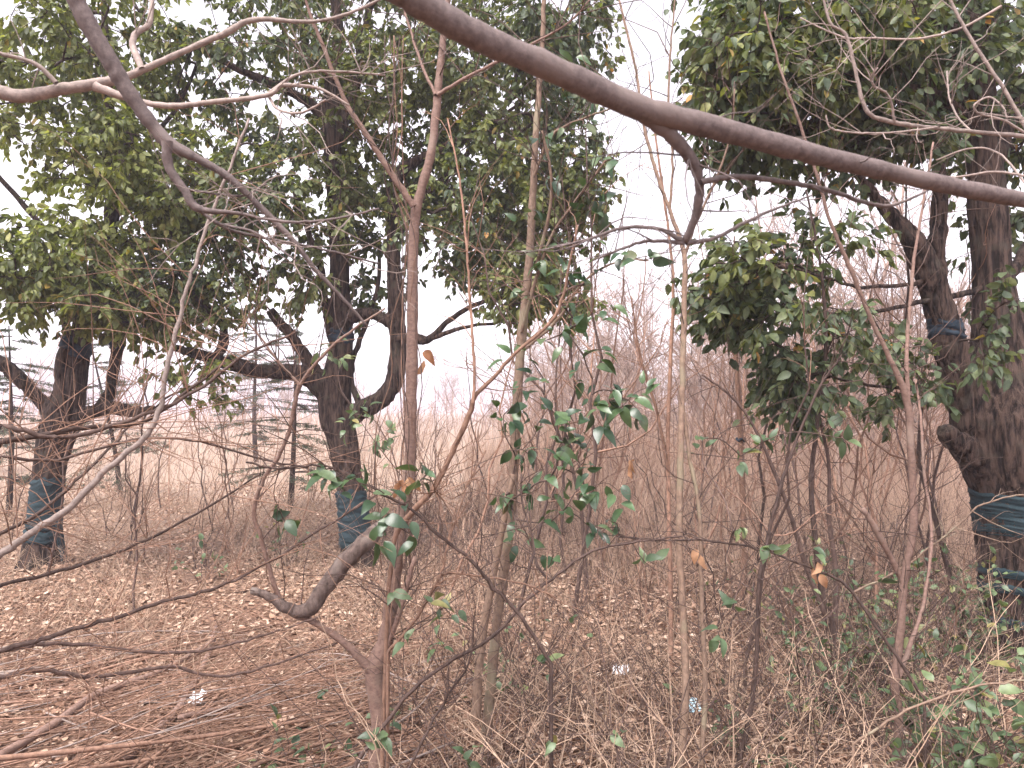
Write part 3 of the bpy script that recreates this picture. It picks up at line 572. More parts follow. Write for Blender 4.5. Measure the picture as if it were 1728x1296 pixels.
ov2 = over_tree('overhanging_tree', 'bare tree with a dark forked bough crossing a pale crooked one before the leafy crown', (-2.9, 0.9, 0), (-2.3, 1.3, 3.0), [
    ([(100, -60, 32), (128, 0, 31), (152, 46, 30), (186, 104, 29), (214, 150, 26), (245, 195, 23), (283, 240, 23), (330, 266, 15), (380, 295, 13), (420, 330, 11), (460, 370, 11), (500, 412, 9), (530, 452, 8), (575, 500, 6), (620, 550, 4)], 1.6, 1.85, 'trunk'),
    ([(282, 238, 18), (284, 280, 16), (312, 322, 14), (334, 352, 13), (400, 360, 6), (480, 374, 5), (560, 370, 4), (640, 352, 3)], 1.65, 1.75, None),
    ([(332, 350, 8), (380, 384, 6), (450, 402, 5), (540, 420, 4), (640, 445, 3)], 1.72, 1.85, None),
    ([(326, 340, 7), (365, 375, 5), (430, 392, 4), (500, 440, 3)], 1.72, 1.65, None),
    ([(310, 318, 5), (350, 325, 4), (410, 330, 4), (450, 310, 3)], 1.7, 1.8, None),
    ([(-40, 140, 24), (30, 162, 23), (100, 151, 20), (165, 141, 18), (212, 130, 14), (245, 116, 12), (300, 91, 10), (380, 56, 11), (430, 33, 9), (530, 36, 6), (600, 18, 5), (680, -20, 3)], 1.95, 2.1, 'trunk'),
    ([(160, 146, 16), (230, 170, 11), (290, 179, 10), (350, 173, 9), (450, 161, 8), (478, 144, 7), (540, 150, 5), (590, 178, 3)], 1.95, 2.0, None),
    ([(448, 162, 6), (500, 126, 5), (560, 120, 4), (650, 127, 3)], 2.0, 2.1, None),
    ([(240, 117, 11), (224, 76, 11), (232, 54, 10), (253, 36, 9), (257, -30, 7)], 2.0, 2.1, None),
    ([(95, 140, 9), (60, 108, 7), (0, 90, 6), (-40, 80, 4)], 1.95, 1.9, None),
    ([(452, 160, 5), (470, 185, 4), (510, 190, 4), (550, 168, 3)], 2.0, 1.9, None)], M['pale'], 60, 0.3)
for o in list(ov2.children):
    pass
dark_children = [c for c in ov2.children if c.name.startswith('branch')][:5]
for c in dark_children: c.data.materials[0] = M['over']
ov3 = over_tree('overhanging_tree', 'bare tree whose curling pale pink twigs cross before the thick dark trunk', (2.45, 1.5, 0), (2.1, 1.75, 2.35), [
    ([(1760, 236, 10), (1728, 230, 10), (1640, 222, 9), (1570, 215, 9), (1500, 205, 10), (1462, 186, 9), (1446, 130, 8), (1428, 60, 7), (1402, 40, 6), (1388, -10, 5)], 2.0, 1.95, 'trunk'),
    ([(1745, 240, 9), (1695, 152, 8), (1642, 72, 7), (1604, 0, 6), (1590, -50, 5)], 2.0, 2.0, 'trunk'),
    ([(1735, 228, 6), (1692, 202, 5), (1655, 193, 4), (1644, 178, 4), (1668, 164, 4), (1690, 178, 4), (1700, 200, 3)], 2.0, 1.9, None),
    ([(1510, 206, 6), (1500, 162, 5), (1476, 146, 5), (1470, 130, 4), (1482, 114, 3)], 1.97, 1.9, None),
    ([(1575, 216, 5), (1500, 224, 4), (1440, 224, 4), (1402, 216, 4), (1394, 194, 3)], 1.97, 1.9, None),
    ([(1640, 222, 5), (1618, 200, 4), (1602, 165, 4), (1598, 120, 3)], 2, 2.1, None),
    ([(1690, 10, 6), (1625, 46, 5), (1552, 65, 5), (1470, 64, 4), (1420, 62, 4), (1350, 30, 3)], 2.0, 2.1, None),
    ([(1745, 300, 6), (1680, 290, 5), (1600, 300, 4), (1520, 290, 3)], 1.9, 2.0, 'trunk'),
    ([(1745, 330, 5), (1690, 262, 4), (1640, 250, 4), (1580, 270, 3)], 1.9, 2.1, 'trunk')], M['pale'], 60, 0.28, trunk_r=0.03, ws=.78)

# the broken log
lg = trace([(424, 997, 11), (450, 1004, 14), (478, 1022, 18), (506, 1033, 22), (528, 1022, 26), (545, 995, 27), (575, 958, 28), (606, 925, 28), (632, 900, 27), (645, 888, 22)], 2.9, 3.0, 4, 0.0022)
lgo = obj('broken_log', row_tube(lg, 14, both=True), M['log']); tag(lgo, 'weathered broken branch with bent end leaning on the smooth pink sapling', 'log')

# bramble stems
def bramble(label, stems, nt, mat='twig'):
    r, rows = stem_thing('bramble', label, 'bramble', stems, M[mat], (nt, 0.3, rg), first='stem', part='stem', s=6, jit=0.002)
    P, R = [], []
    for row in rows:
        for _ in range(len(row)):
            i = rg.integers(1, len(row) - 1); d = nrm(rg.normal(size=3)); P.append(np.array([row[i, :3], row[i, :3] + d * (row[i, 3] + .005), row[i, :3] + d * (row[i, 3] + .012)])); R.append([.002, .0012, .0003])
    obj('thorns', tubes(np.array(P), np.array(R), 3), M[mat], r, 'stuff'); return rows
br1 = bramble('dark thorny cane arching over the top end of the broken log', [(pts((930, 1120), (872, 1032), (832, 990), (790, 940), (742, 905), (700, 864), (640, 830), (600, 806), (540, 785), (470, 790), (415, 780), w0=8, w1=4), 2.7, 2.6)], 30)
br2 = bramble('thorny cane sprawling from the foot of the slender brown trunk towards the tall olive sapling', [(pts((600, 1290), (650, 1220), (700, 1160), (770, 1110), (830, 1075), (890, 1012), (940, 970), (1000, 930), (1080, 914), (1150, 905), w0=9, w1=4), 2.8, 3.0), (pts((925, 978), (905, 950), (898, 905), (882, 850), (880, 800), w0=6, w1=3), 2.9, 3.0), (pts((690, 1296), (740, 1200), (790, 1120), (800, 1040), w0=6, w1=3), 2.8, 2.9)], 60)
br3 = bramble('thorny cane drooping between the tall olive sapling and the dark twin stems', [(pts((1560, 1180), (1500, 1090), (1430, 990), (1370, 960), (1290, 930), (1200, 912), (1100, 912), (1040, 905), w0=7, w1=3), 3.0, 3.1)], 34)
br4 = bramble('thin brown cane forking up from the smooth sapling foot past the ivy trunk', [(pts((655, 1100), (690, 1060), (735, 990), (745, 970), (800, 970), (880, 985), (940, 1010), w0=7, w1=3), 2.85, 2.8), (pts((742, 975), (760, 910), (790, 820), (820, 760), w0=5, w1=3), 2.8, 3.0)], 30, 'redtwig')
br5 = bramble('yellowish cane slanting over the green plants before the thick wrapped trunk', [(pts((1440, 1255), (1530, 1200), (1620, 1165), (1728, 1148), (1800, 1150), w0=6, w1=3), 2.6, 2.5), (pts((1440, 1000), (1520, 960), (1600, 900), (1660, 850), (1728, 835), w0=5, w1=3), 3.6, 3.4)], 20, 'olive')

# ------------------------------------------------------------------ evergreen shoots (large leaves, one object each)
EV = [leaf_mesh('leaf', M['evergreen'], c, 0.5, f, wave=0.008, seed=i) for i, (c, f) in enumerate(((.1, .12), (.25, .2), (.4, .1)))]
PV = [leaf_mesh('leaf', M['privet'], c, 0.5, f, wave=0.012, seed=i + 5) for i, (c, f) in enumerate(((.1, .12), (.25, .2), (.4, .1)))]
DL = [leaf_mesh('leaf', M['dead'], c, 0.5, f, wave=0.03, seed=i + 9) for i, (c, f) in enumerate(((.3, .4), (-.25, .2), (.5, .5), (-.4, .45)))]
def shoots(name, label, clusters, nodes, meshes, leaf, mat='twig', group=None, root=None, cat='shrub', droop=-.25):
    """clusters: (px,py,depth,count,spread px); twigs run from the nearest given stem"""
    rr = np.random.default_rng(len(clusters) * 7 + 1)
    T = np.array([at(c[0], c[1], c[2]) for c in clusters]); X, cnt, paths = colonize(nodes, T, rr, 0.12, 0.08)
    if root is None:
        b = nodes[np.argmin(nodes[:, 2])].copy(); b[2] = 0; root = empty(name, b, label, cat, group)
    obj('twigs', paths_geo(X, cnt, paths, 0.0016, 0.006, 5), M[mat], root, 'stuff')
    order = {tuple(np.round(X[p[-1]], 5)): p for p in paths}
    for (px, py, d, n, sp), t in zip(clusters, T):
        p = order[tuple(np.round(t, 5))]; ax = nrm(t - X[p[-2]])
        for k in range(n):
            dr = nrm(ax * 0.4 + nrm(rr.normal(size=3)) + np.array([0, -0.25, droop])); q = t + (X[p[-2]] - t) * rr.uniform(0, .8) * (k / max(n, 1)) + rr.normal(0, sp * d / F * .35, 3)
            q = q * .75 + t * .25; L = leaf * rr.uniform(.65, 1.25)
            place_leaf('leaf', meshes[rr.integers(len(meshes))], q, dr, nrm(np.array([0, -.5, .75]) + rr.normal(0, .45, 3)), L, L * rr.uniform(.42, .56), root)
    return root
s3n = np.vstack([r[:, :3] for r in s3r]); s3n = s3n[s3n[:, 2] > .3]
shoots('evergreen_climber', 'glossy dark evergreen climber with large pointed leaves around the slender brown trunk', [
    (850, 700, 3.35, 7, 40), (872, 680, 3.3, 6, 40), (866, 760, 3.3, 5, 40), (855, 835, 3.3, 5, 40), (895, 770, 3.3, 4, 40), (925, 690, 3.25, 4, 30), (955, 720, 3.2, 4, 30), (950, 745, 3.2, 7, 40), (905, 720, 3.3, 5, 40), (890, 830, 3.25, 5, 40), (1015, 720, 3.15, 5, 40), (940, 770, 3.2, 5, 40), (880, 650, 3.3, 4, 40), (990, 752, 3.2, 4, 35),
    (1000, 680, 3.15, 6, 40), (1035, 660, 3.1, 7, 40), (1060, 675, 3.1, 6, 40), (1090, 655, 3.1, 4, 30), (1045, 690, 3.1, 5, 30), (925, 810, 3.2, 4, 30), (970, 800, 3.2, 5, 40), (1000, 820, 3.1, 5, 40), (1045, 830, 3.1, 5, 40), (960, 850, 3.1, 5, 40), (1000, 895, 3.1, 6, 35), (930, 880, 3.2, 4, 40),
    (865, 860, 3.3, 4, 30), (900, 620, 3.3, 3, 30), (870, 590, 3.3, 4, 40), (920, 575, 3.3, 4, 40), (960, 560, 3.25, 4, 40), (985, 600, 3.2, 3, 35), (1020, 590, 3.2, 4, 30), (940, 500, 3.3, 4, 40), (985, 480, 3.3, 5, 40), (1060, 440, 3.2, 5, 40), (1090, 440, 3.2, 3, 30), (1010, 430, 3.3, 5, 40),
    (1000, 330, 3.3, 5, 40), (1030, 270, 3.2, 5, 35), (1010, 370, 3.3, 5, 40), (945, 400, 3.4, 4, 40), (930, 230, 3.4, 4, 40), (985, 210, 3.3, 4, 40), (960, 100, 3.4, 4, 40), (930, 300, 3.4, 4, 40), (1040, 890, 3.1, 3, 30), (920, 940, 3.2, 4, 30), (870, 910, 3.2, 4, 40), (975, 545, 3.3, 4, 40), (880, 500, 3.4, 5, 40), (915, 440, 3.4, 5, 40), (955, 450, 3.35, 5, 40), (1030, 330, 3.25, 4, 35), (890, 360, 3.45, 4, 40), (970, 350, 3.4, 5, 40), (940, 170, 3.4, 4, 40), (1000, 150, 3.4, 4, 40), (1020, 520, 3.2, 4, 40), (1000, 640, 3.2, 5, 40), (1075, 690, 3.1, 5, 35), (985, 780, 3.2, 5, 40)],
    s3n, EV, 0.078)
b1 = np.vstack([r[:, :3] for r in br1])
shoots('evergreen_seedling', 'cluster of broad dark leaves on the thorny cane before the forked camphor trunk', [(552, 800, 2.6, 7, 30), (560, 830, 2.55, 3, 30), (600, 800, 2.6, 4, 30), (655, 885, 2.6, 7, 40), (645, 915, 2.55, 4, 30), (690, 845, 2.6, 4, 30), (480, 880, 2.9, 6, 40), (690, 900, 2.6, 3, 30), (720, 800, 2.8, 6, 22), (620, 830, 2.6, 3, 30)], b1, EV, 0.075)
l3 = np.vstack([r[:, :3] for r in s1r]); l3 = l3[l3[:, 2] > .5]
shoots('creeper', 'light green creeper leaves hanging round the fork of the broad camphor tree', [(600, 700, 6.6, 9, 50), (585, 720, 6.6, 5, 40), (655, 745, 6.4, 9, 50), (645, 770, 6.4, 5, 50), (550, 600, 6.9, 10, 60), (575, 610, 6.9, 6, 50), (618, 705, 6.5, 5, 50)], np.vstack([r[:, :3] for r in rows_mid[:5]]), PV, 0.10)
b2 = np.vstack([r[:, :3] for r in br2]); b4 = np.vstack([r[:, :3] for r in br4])
shoots('green_shoot', 'small green shoots dotted along the cane at the foot of the smooth sapling', [(742, 1020, 2.8, 6, 30), (690, 1080, 2.8, 3, 30), (735, 1090, 2.75, 4, 30), (665, 1005, 2.8, 3, 25), (640, 1250, 2.6, 6, 30), (800, 1280, 2.7, 5, 30), (930, 1130, 2.9, 4, 30), (1040, 1240, 2.7, 3, 30), (930, 1240, 2.7, 3, 25), (770, 1050, 2.8, 3, 30)], np.vstack([b2, b4]), PV, 0.06)
b3 = np.vstack([r[:, :3] for r in br3])
shoots('green_shoot', 'sparse dark leaves on the cane below the hanging lobe of the thick camphor', [(1245, 895, 3.0, 4, 30), (1290, 930, 3.0, 5, 30), (1375, 930, 3.0, 3, 30), (1085, 950, 3.0, 4, 30), (1235, 1030, 3.0, 3, 25), (1210, 1080, 3.0, 4, 25), (1185, 740, 3.3, 5, 25), (1250, 770, 3.4, 5, 30), (1290, 745, 3.4, 6, 35), (1420, 730, 3.3, 4, 30), (1440, 740, 3.2, 3, 30)], np.vstack([b3] + [r[:, :3] for r in s6r]), PV, 0.07)

# fine dead canes tangled near the viewer, and vine strands up the smooth sapling
def canes(name, label, mat, n, seed):
    rr = np.random.default_rng(seed); y = rr.uniform(2.35, 4.6, n); x = y * rr.uniform(-.16, .66, n); L = rr.uniform(.4, 1.25, n); az = rr.uniform(0, 6.28, n); K = 9; w = np.linspace(0, 1, K)[None, :, None]
    el = rr.uniform(.35, 1.3, n); d = np.c_[np.cos(az) * np.cos(el), np.sin(az) * np.cos(el) * .6, np.sin(el)]; a = np.c_[x, y, gz(x, y) - .02]
    P = a[:, None] + d[:, None] * w * L[:, None, None]; P[:, :, 2] -= (w[..., 0] ** 2) * (L * rr.uniform(.05, .45, n))[:, None]; k = np.cumsum(rr.normal(0, .010, (n, K, 3)), 1); k[:, 0] = 0; P += k; P[:, :, 2] = np.maximum(P[:, :, 2], .0)
    m = 900; i = rr.integers(0, n, m); j = rr.integers(3, K - 1, m); b = P[i, j]; dd = nrm(d[i] + rr.normal(0, .7, (m, 3))); l = rr.uniform(.08, .35, m); B = b[:, None] + dd[:, None] * w * l[:, None, None] + np.cumsum(rr.normal(0, .005, (m, K, 3)), 1) * (w > 0)
    g = cat_geo([tubes(P, np.linspace(.0032, .0011, K)[None] * rr.uniform(.6, 1.2, (n, 1)), 5), tubes(B, np.linspace(.0013, .0006, K)[None] * np.ones((m, 1)), 4)])
    tag(obj(name, g, M[mat], None, 'stuff'), label, 'undergrowth')
canes('bramble_tangle', 'tangle of thin dark dead canes low among the saplings', 'twig', 380, 19)
canes('dry_stems', 'thin pale tan dead stems standing among the dark canes', 'dry', 420, 23)
vr = empty('vine', s1.location, 'thin leafless vine strands climbing up the smooth pink sapling', 'vine')
for k in range(7):
    x0 = rg.uniform(-34, 26); q = [(684 + x0 * .5 - 20 * (t > .7), 960 - 900 * t, 3.2) for t in np.linspace(0, 1, 12)]
    q = [(x + x0 * math.sin(2 + k + 5 * t) + rg.normal(0, 5), y, 1.9) for (x, y, _), t in zip(q, np.linspace(0, 1, 12))]
    obj('strand', row_tube(trace(q, 2.98 + .12 * (k % 2), 2.95 + rg.uniform(0, .25), 4, .0012), 5), M['redtwig' if k % 2 else 'twig'], vr)

# dead leaves caught in the stems
def caught(label, px, py, d, n, sc):
    root = empty('dead_leaf', at(px, py, d), label, 'dead leaf', 'curled dead leaves caught on stems')
    for k in range(n):
        me = OR[k % 2]; place_leaf('blade', me, at(px, py, d) + rg.normal(0, .015, 3), nrm(np.array([rg.normal(0, .6), -.3, -1])), nrm(rg.normal(size=3)), sc, sc * .55, root)
OR = [leaf_mesh('blade', M['orange'], .5, 0.5, .6, wave=.05, seed=3), leaf_mesh('blade', M['orange'], -.4, 0.5, .5, wave=.06, seed=4)]
caught('curled orange dead leaf caught low against the smooth pink sapling', 682, 805, 2.97, 3, .07)
caught('brown dead leaf hanging beside the fork of the right camphor limb and smooth sapling', 712, 598, 3.1, 2, .07)
caught('yellow dead leaf on the cane before the dark twin stems', 1374, 962, 3.0, 3, .06)
caught('orange dead leaf hanging by the trio of slim stems', 1180, 930, 3.1, 2, .06)
caught('tan dead leaf caught at the end of the sprawling cane', 1068, 785, 3.2, 2, .06)

# ------------------------------------------------------------------ landmarks, to tell look-alikes apart in their labels
LM = [('bright leaved camphor', t_left.location), ('broad forked camphor', t_mid.location), ('thick wrapped camphor', t_right.location), ('smooth pink sapling', s1.location), ('slender ivy trunk', s3.location),
      ('tall olive sapling', s4.location), ('dark twin stems', s6.location), ('torn forked sapling', s5.location), ('slanting brown stem', s7.location), ('arching grey shrub', rootS.location)]
def near(x, y):
    q = sorted(LM, key=lambda l: (l[1][0] - x) ** 2 + (l[1][1] - y) ** 2); return q[0][0], q[1][0]
def where(x, y):
    a, b = near(x, y); la = [l for l in LM if l[0] == a][0][1]
    rel = 'behind' if y > la[1] + .8 else ('before' if y < la[1] - .5 else 'beside')
    return 'the %s, towards the %s' % (a, b) if rel == 'beside' else '%s the %s' % (a, b), rel, a, b
def said(kind, x, y):
    _, rel, a, b = where(x, y); return '%s %s the %s, towards the %s' % (kind, rel, a, b)

# ------------------------------------------------------------------ bare saplings and far bare trees (built once, copied)
def bare_variant(seed, h, r0, nst, nbr, spread, sub=3, lvl3=2, K=7):
    rr = np.random.default_rng(seed); S, SR, T, TR = [], [], [], []
    for s in range(nst):
        b = np.array([*rr.normal(0, .04 * (nst > 1), 2), -0.05]); top = np.array([*rr.normal(0, spread * h * .35, 2), h * rr.uniform(.8, 1.05)])
        p = wob(b, top, 12, 0.025, rr); p[1:-1] += rr.normal(0, .008 * h, (10, 3)) * [1, 1, .2]; R = np.linspace(r0, r0 * .18, 12); S.append(p); SR.append(R)
        for k in range(nbr):
            u = rr.uniform(.18, .97); i = int(u * 11); q = p[i]; az = rr.uniform(0, 6.28); el = rr.uniform(.35, 1.1)
            d = np.array([math.cos(az) * math.cos(el), math.sin(az) * math.cos(el), math.sin(el)]); L = h * rr.uniform(.16, .42) * (1.15 - .6 * u)
            t = wob(q, q + d * L, K, .06, rr); t[:, 2] += .12 * L * np.linspace(0, 1, K) ** 2; rb = R[i] * .55; T.append(t); TR.append(np.linspace(rb, rb * .3, K))
            for _ in range(sub):
                j = rr.integers(1, K - 1); d2 = nrm(d + nrm(rr.normal(size=3)) * .75 + [0, 0, .25]); L2 = L * rr.uniform(.25, .6); t2 = wob(t[j], t[j] + d2 * L2, K, .06, rr); T.append(t2); TR.append(np.linspace(rb * .5, rb * .2, K))
                for _ in range(lvl3):
                    j2 = rr.integers(1, K - 1); d3 = nrm(d2 + nrm(rr.normal(size=3)) * .8 + [0, 0, .2]); T.append(wob(t2[j2], t2[j2] + d3 * L2 * rr.uniform(.3, .6), K, .06, rr)); TR.append(np.linspace(rb * .28, rb * .15, K))
    return tubes(np.array(S), np.array(SR), 6), tubes(np.array(T), np.array(TR), 4 if lvl3 < 3 else 3)
class Kind:
    def __init__(s, name, g, ms, mt): s.name = name; s.a = mesh('trunk', *g[0][:2], ms, g[0][2]); s.b = mesh('twigs', *g[1][:2], mt, g[1][2])
    def put(s, x, y, rz, sc, label, cat, group, tilt=0.0):
        e = empty(s.name, (x, y, float(gz(x, y)) if y < 30 else 0.0), label, cat, group); e.rotation_euler = (tilt * math.cos(rz * 3), tilt * math.sin(rz * 5), rz); e.scale = (sc, sc, sc)
        link('trunk', s.a, e); c = link('twigs', s.b, e); c['kind'] = 'stuff'; return e
rs = np.random.default_rng(77)
slim = [Kind('bare_sapling', bare_variant(100 + i, 2.2, .011, 1, 9, .35, 2, 1), M['redtwig'] if i % 2 else M['twig'], M['redtwig']) for i in range(4)]
bush = [Kind('bare_bush', bare_variant(120 + i, 1.25, .0065, 5, 7, .75, 2, 1), M['twig'] if i % 2 else M['redtwig'], M['weed']) for i in range(4)]
tall = [Kind('bare_tree', bare_variant(140 + i, 5.0, .05, 1, 34, .2, 5, 4), M['fartwig'], M['fartwig']) for i in range(4)]
def size(z, a, b): return 'short' if z < a else 'tall' if z > b else 'middling'
L_S = 'leafless upright sapling with thin twigs standing in the dry undergrowth'
L_B = 'low leafless bush of thin reddish stems growing from the leaf litter'
def scatter(n, y0, y1, x0f, x1f, mind):
    out = []
    while len(out) < n:
        u = rs.random(); y = math.sqrt(y0 * y0 + u * (y1 * y1 - y0 * y0)); x = y * rs.uniform(x0f, x1f)
        if all((x - a) ** 2 + (y - b) ** 2 > mind ** 2 for a, b in out): out.append((x, y))
    return out
for x, y in scatter(52, 4.2, 15, -0.02, 0.68, .28):
    z = rs.uniform(.65, 1.45); slim[rs.integers(4)].put(x, y, rs.uniform(0, 6.28), z, said(size(z, .85, 1.15) + ' bare sapling', x, y), 'sapling', 'bare saplings in the undergrowth', .1)
for x, y in scatter(16, 6.0, 14, -0.66, -0.02, .4):
    z = rs.uniform(.6, 1.35); slim[rs.integers(4)].put(x, y, rs.uniform(0, 6.28), z, said(size(z, .85, 1.15) + ' bare sapling', x, y), 'sapling', 'bare saplings in the undergrowth', .1)
for x, y in scatter(46, 3.8, 13, -0.12, 0.66, .3):
    z = rs.uniform(.6, 1.25); bush[rs.integers(4)].put(x, y, rs.uniform(0, 6.28), z, said(size(z, .75, 1.0) + ' leafless bush', x, y), 'bush', 'bare bushes in the leaf litter', .12)
for x, y in scatter(20, 6.5, 14, -0.66, -0.12, .4):
    z = rs.uniform(.5, 1.1); bush[rs.integers(4)].put(x, y, rs.uniform(0, 6.28), z, said(size(z, .75, 1.0) + ' leafless bush', x, y), 'bush', 'bare bushes in the leaf litter', .12)
def put_tree(x, y, a, b, kind, *rest):
    z = rs.uniform(a, b); tall[rs.integers(4)].put(x, y, rs.uniform(0, 6.28), z, said(size(z, 1.1, 1.4) + ' ' + kind, x, y), *rest)
L_T = 'slender bare tree fading into haze at the far side of the dry field'
for x, y in scatter(54, 16, 42, 0.02, 0.72, 1.3): put_tree(x, y, .75, 1.5, 'hazy bare tree well', 'tree', 'bare trees beyond the field')
for x, y in scatter(46, 40, 95, -0.72, 0.72, 1.6): put_tree(x, y, .85, 1.6, 'very faint bare tree far', 'tree', 'bare trees beyond the field')

for x, y in scatter(30, 5.0, 12.5, 0.03, 0.60, .35):
    z = rs.uniform(1.3, 2.1); slim[rs.integers(4)].put(x, y, rs.uniform(0, 6.28), z, said('very tall whippy bare sapling' if z > 1.7 else 'high slender bare sapling', x, y), 'sapling', 'bare saplings in the undergrowth', .08)
for x, y in scatter(24, 13, 24, 0.05, 0.62, .9): put_tree(x, y, .8, 1.35, 'grey brown bare tree', 'tree', 'bare trees beyond the field')
for x, y in scatter(10, 9, 14, -0.55, -0.03, .5):
    z = rs.uniform(.9, 1.6); slim[rs.integers(4)].put(x, y, rs.uniform(0, 6.28), z, said('wispy bare sapling', x, y), 'sapling', 'bare saplings in the undergrowth', .1)

# far scrub line along the edge of the field: one mass
def far_scrub():
    rr = np.random.default_rng(5); n = 4500; y = rr.uniform(45, 120, n); x = y * rr.uniform(-.75, .75, n); K = 4; h = rr.uniform(1.2, 3.4, n)
    b = np.c_[x, y, np.zeros(n)]; t = b + np.c_[rr.normal(0, .5, n), rr.normal(0, .5, n), h]; u = np.linspace(0, 1, K)[None, :, None]
    P = b[:, None] * (1 - u) + t[:, None] * u + rr.normal(0, .08, (n, K, 3)); R = np.linspace(.022, .008, K)[None] * np.ones((n, 1))
    o = obj('far_scrub', tubes(P, R, 3), M['dry'], None, 'stuff'); tag(o, 'hazy mass of bare scrub along the far edge of the field', 'scrub')
far_scrub()

# ------------------------------------------------------------------ deodar cedars behind
def cedar_variant(seed, h=5.0):
    rr = np.random.default_rng(seed); tr = wob(np.array([0, 0, -.05]), np.array([rr.normal(0, .1), rr.normal(0, .1), h]), 12, .01, rr); P, R, C, D, Nn, L = [], [], [], [], [], []
    for k in range(34):
        u = rr.uniform(.16, .98); q = np.array([0, 0, h * u]); az = rr.uniform(0, 6.28); d = np.array([math.cos(az), math.sin(az), .02]); ln = (1 - u) ** .7 * 1.9 + .25; p = wob(q, q + d * ln, 7, .03, rr); p[:, 2] -= .08 * ln * np.linspace(0, 1, 7) ** 2
        P.append(p); R.append(np.linspace(.018, .004, 7)); sd = np.cross(d, [0, 0, 1.])
        for j in range(26):
            v = rr.uniform(.2, 1); b = p[0] + (p[-1] - p[0]) * v; b[2] -= .08 * ln * v * v; s = rr.choice([-1, 1]); dd = nrm(d * .6 + sd * s * rr.uniform(.4, 1) + [0, 0, -.12]); l = .42 * (1.1 - .6 * v) * rr.uniform(.5, 1)
            P.append(wob(b, b + dd * l, 7, .04, rr)); R.append(np.linspace(.004, .0015, 7))
            m = 9; w = rr.random(m)[:, None]; C.append(b + dd * l * w); D.append(nrm(dd * .5 + rr.normal(0, .6, (m, 3)))); Nn.append(rr.normal(size=(m, 3))); L.append(rr.uniform(.05, .10, m))
    C, D, Nn, L = map(np.concatenate, (C, D, Nn, L))
    return tubes(tr[None], np.linspace(.085, .015, 12)[None], 8), tubes(np.array(P), np.array(R), 3), leaves(C, D, nrm(Nn), L, L * .16)
ced = []
for sd in (1, 2):
    g = cedar_variant(sd); ced.append((mesh('trunk', *g[0][:2], M['bark'], g[0][2]), mesh('branches', *g[1][:2], M['limb'], g[1][2]), mesh('crown', *g[2][:2], M['needle'], g[2][2])))
def cedar(px, py, k, rz, sc, tilt, label):
    p = ground_at(px, py); e = empty('cedar_tree', p, label, 'tree', 'young cedars behind the camphor trees'); e.rotation_euler = (0, tilt, rz); e.scale = (sc,) * 3
    for nm, me in zip(('trunk', 'branches', 'crown'), ced[k]):
        c = link(nm, me, e)
        if nm != 'trunk': c['kind'] = 'stuff'
cedar(490, 858, 0, .3, .62, .02, 'young cedar with layered flat branches just behind the broad forked camphor')
cedar(204, 838, 1, 1.3, .60, -.28, 'leaning young cedar between the two wrapped camphor trees')
cedar(14, 872, 0, 2.2, .58, .0, 'young cedar behind the foot of the bright leaved camphor')
cedar(432, 780, 1, 4.0, .95, .0, 'pale hazy cedar farther back in the dry field')
cedar(-60, 800, 1, 3.0, .9, .0, 'grey green cedar out in the field behind the low camphor limb')
cedar(1425, 770, 0, 1.0, 1.15, .0, 'faint cedar among the bare trees behind the thick camphor')

# ------------------------------------------------------------------ dry undergrowth (uncountable)
def straw(name, label, n, y0, y1, xa, xb, hmin, hmax, rad, mat, lean=.25, seed=1, pw=2.0):
    rr = np.random.default_rng(seed); u = rr.random(n); y = (y0 ** pw + u * (y1 ** pw - y0 ** pw)) ** (1 / pw); x = y * rr.uniform(xa, xb, n); K = 4; h = rr.uniform(hmin, hmax, n) * rr.uniform(.5, 1, n)
    cl = np.sin(x * 1.7 + 2) * np.sin(y * 1.3) + .6 * np.sin(x * 4.1 + y * 2.3); keep = cl + rr.normal(0, .7, n) > -.35; x, y, h = x[keep], y[keep], h[keep]; n = len(x)
    b = np.c_[x, y, gz(x, y) - .01]; t = b + np.c_[rr.normal(0, lean, n) * h, rr.normal(0, lean, n) * h, h]; w = np.linspace(0, 1, K)[None, :, None]
    P = b[:, None] * (1 - w) + t[:, None] * w; P[:, 1:-1] += rr.normal(0, .05, (n, K - 2, 3)) * h[:, None, None]; R = np.linspace(1, .35, K)[None] * (rad * (1 + y / 14))[:, None]
    tag(obj(name, tubes(P, R, 3), M[mat], None, 'stuff'), label, 'undergrowth')
straw('dry_grass', 'pale dry grass stalks covering the open field', 16000, 11, 48, -.72, .72, .25, .8, .0024, 'dry', .3, 3, 1.3)
straw('dry_weeds', 'tall thin reddish dead weed stalks in front of the far bare trees', 17500, 6.5, 28, -.06, .72, .4, 1.4, .0019, 'weed', .22, 4, 1.3)
straw('dead_stalks', 'short dead stalks and fallen straw between the camphor trunks', 13500, 4.2, 13, -.70, .70, .1, .5, .0016, 'dry', .9, 6, 1.5)
straw('tall_brush', 'tall tan brush rising before the hazy bare trees', 6500, 11, 34, .0, .72, 1.3, 2.9, .0026, 'weed', .2, 14, 1.4)
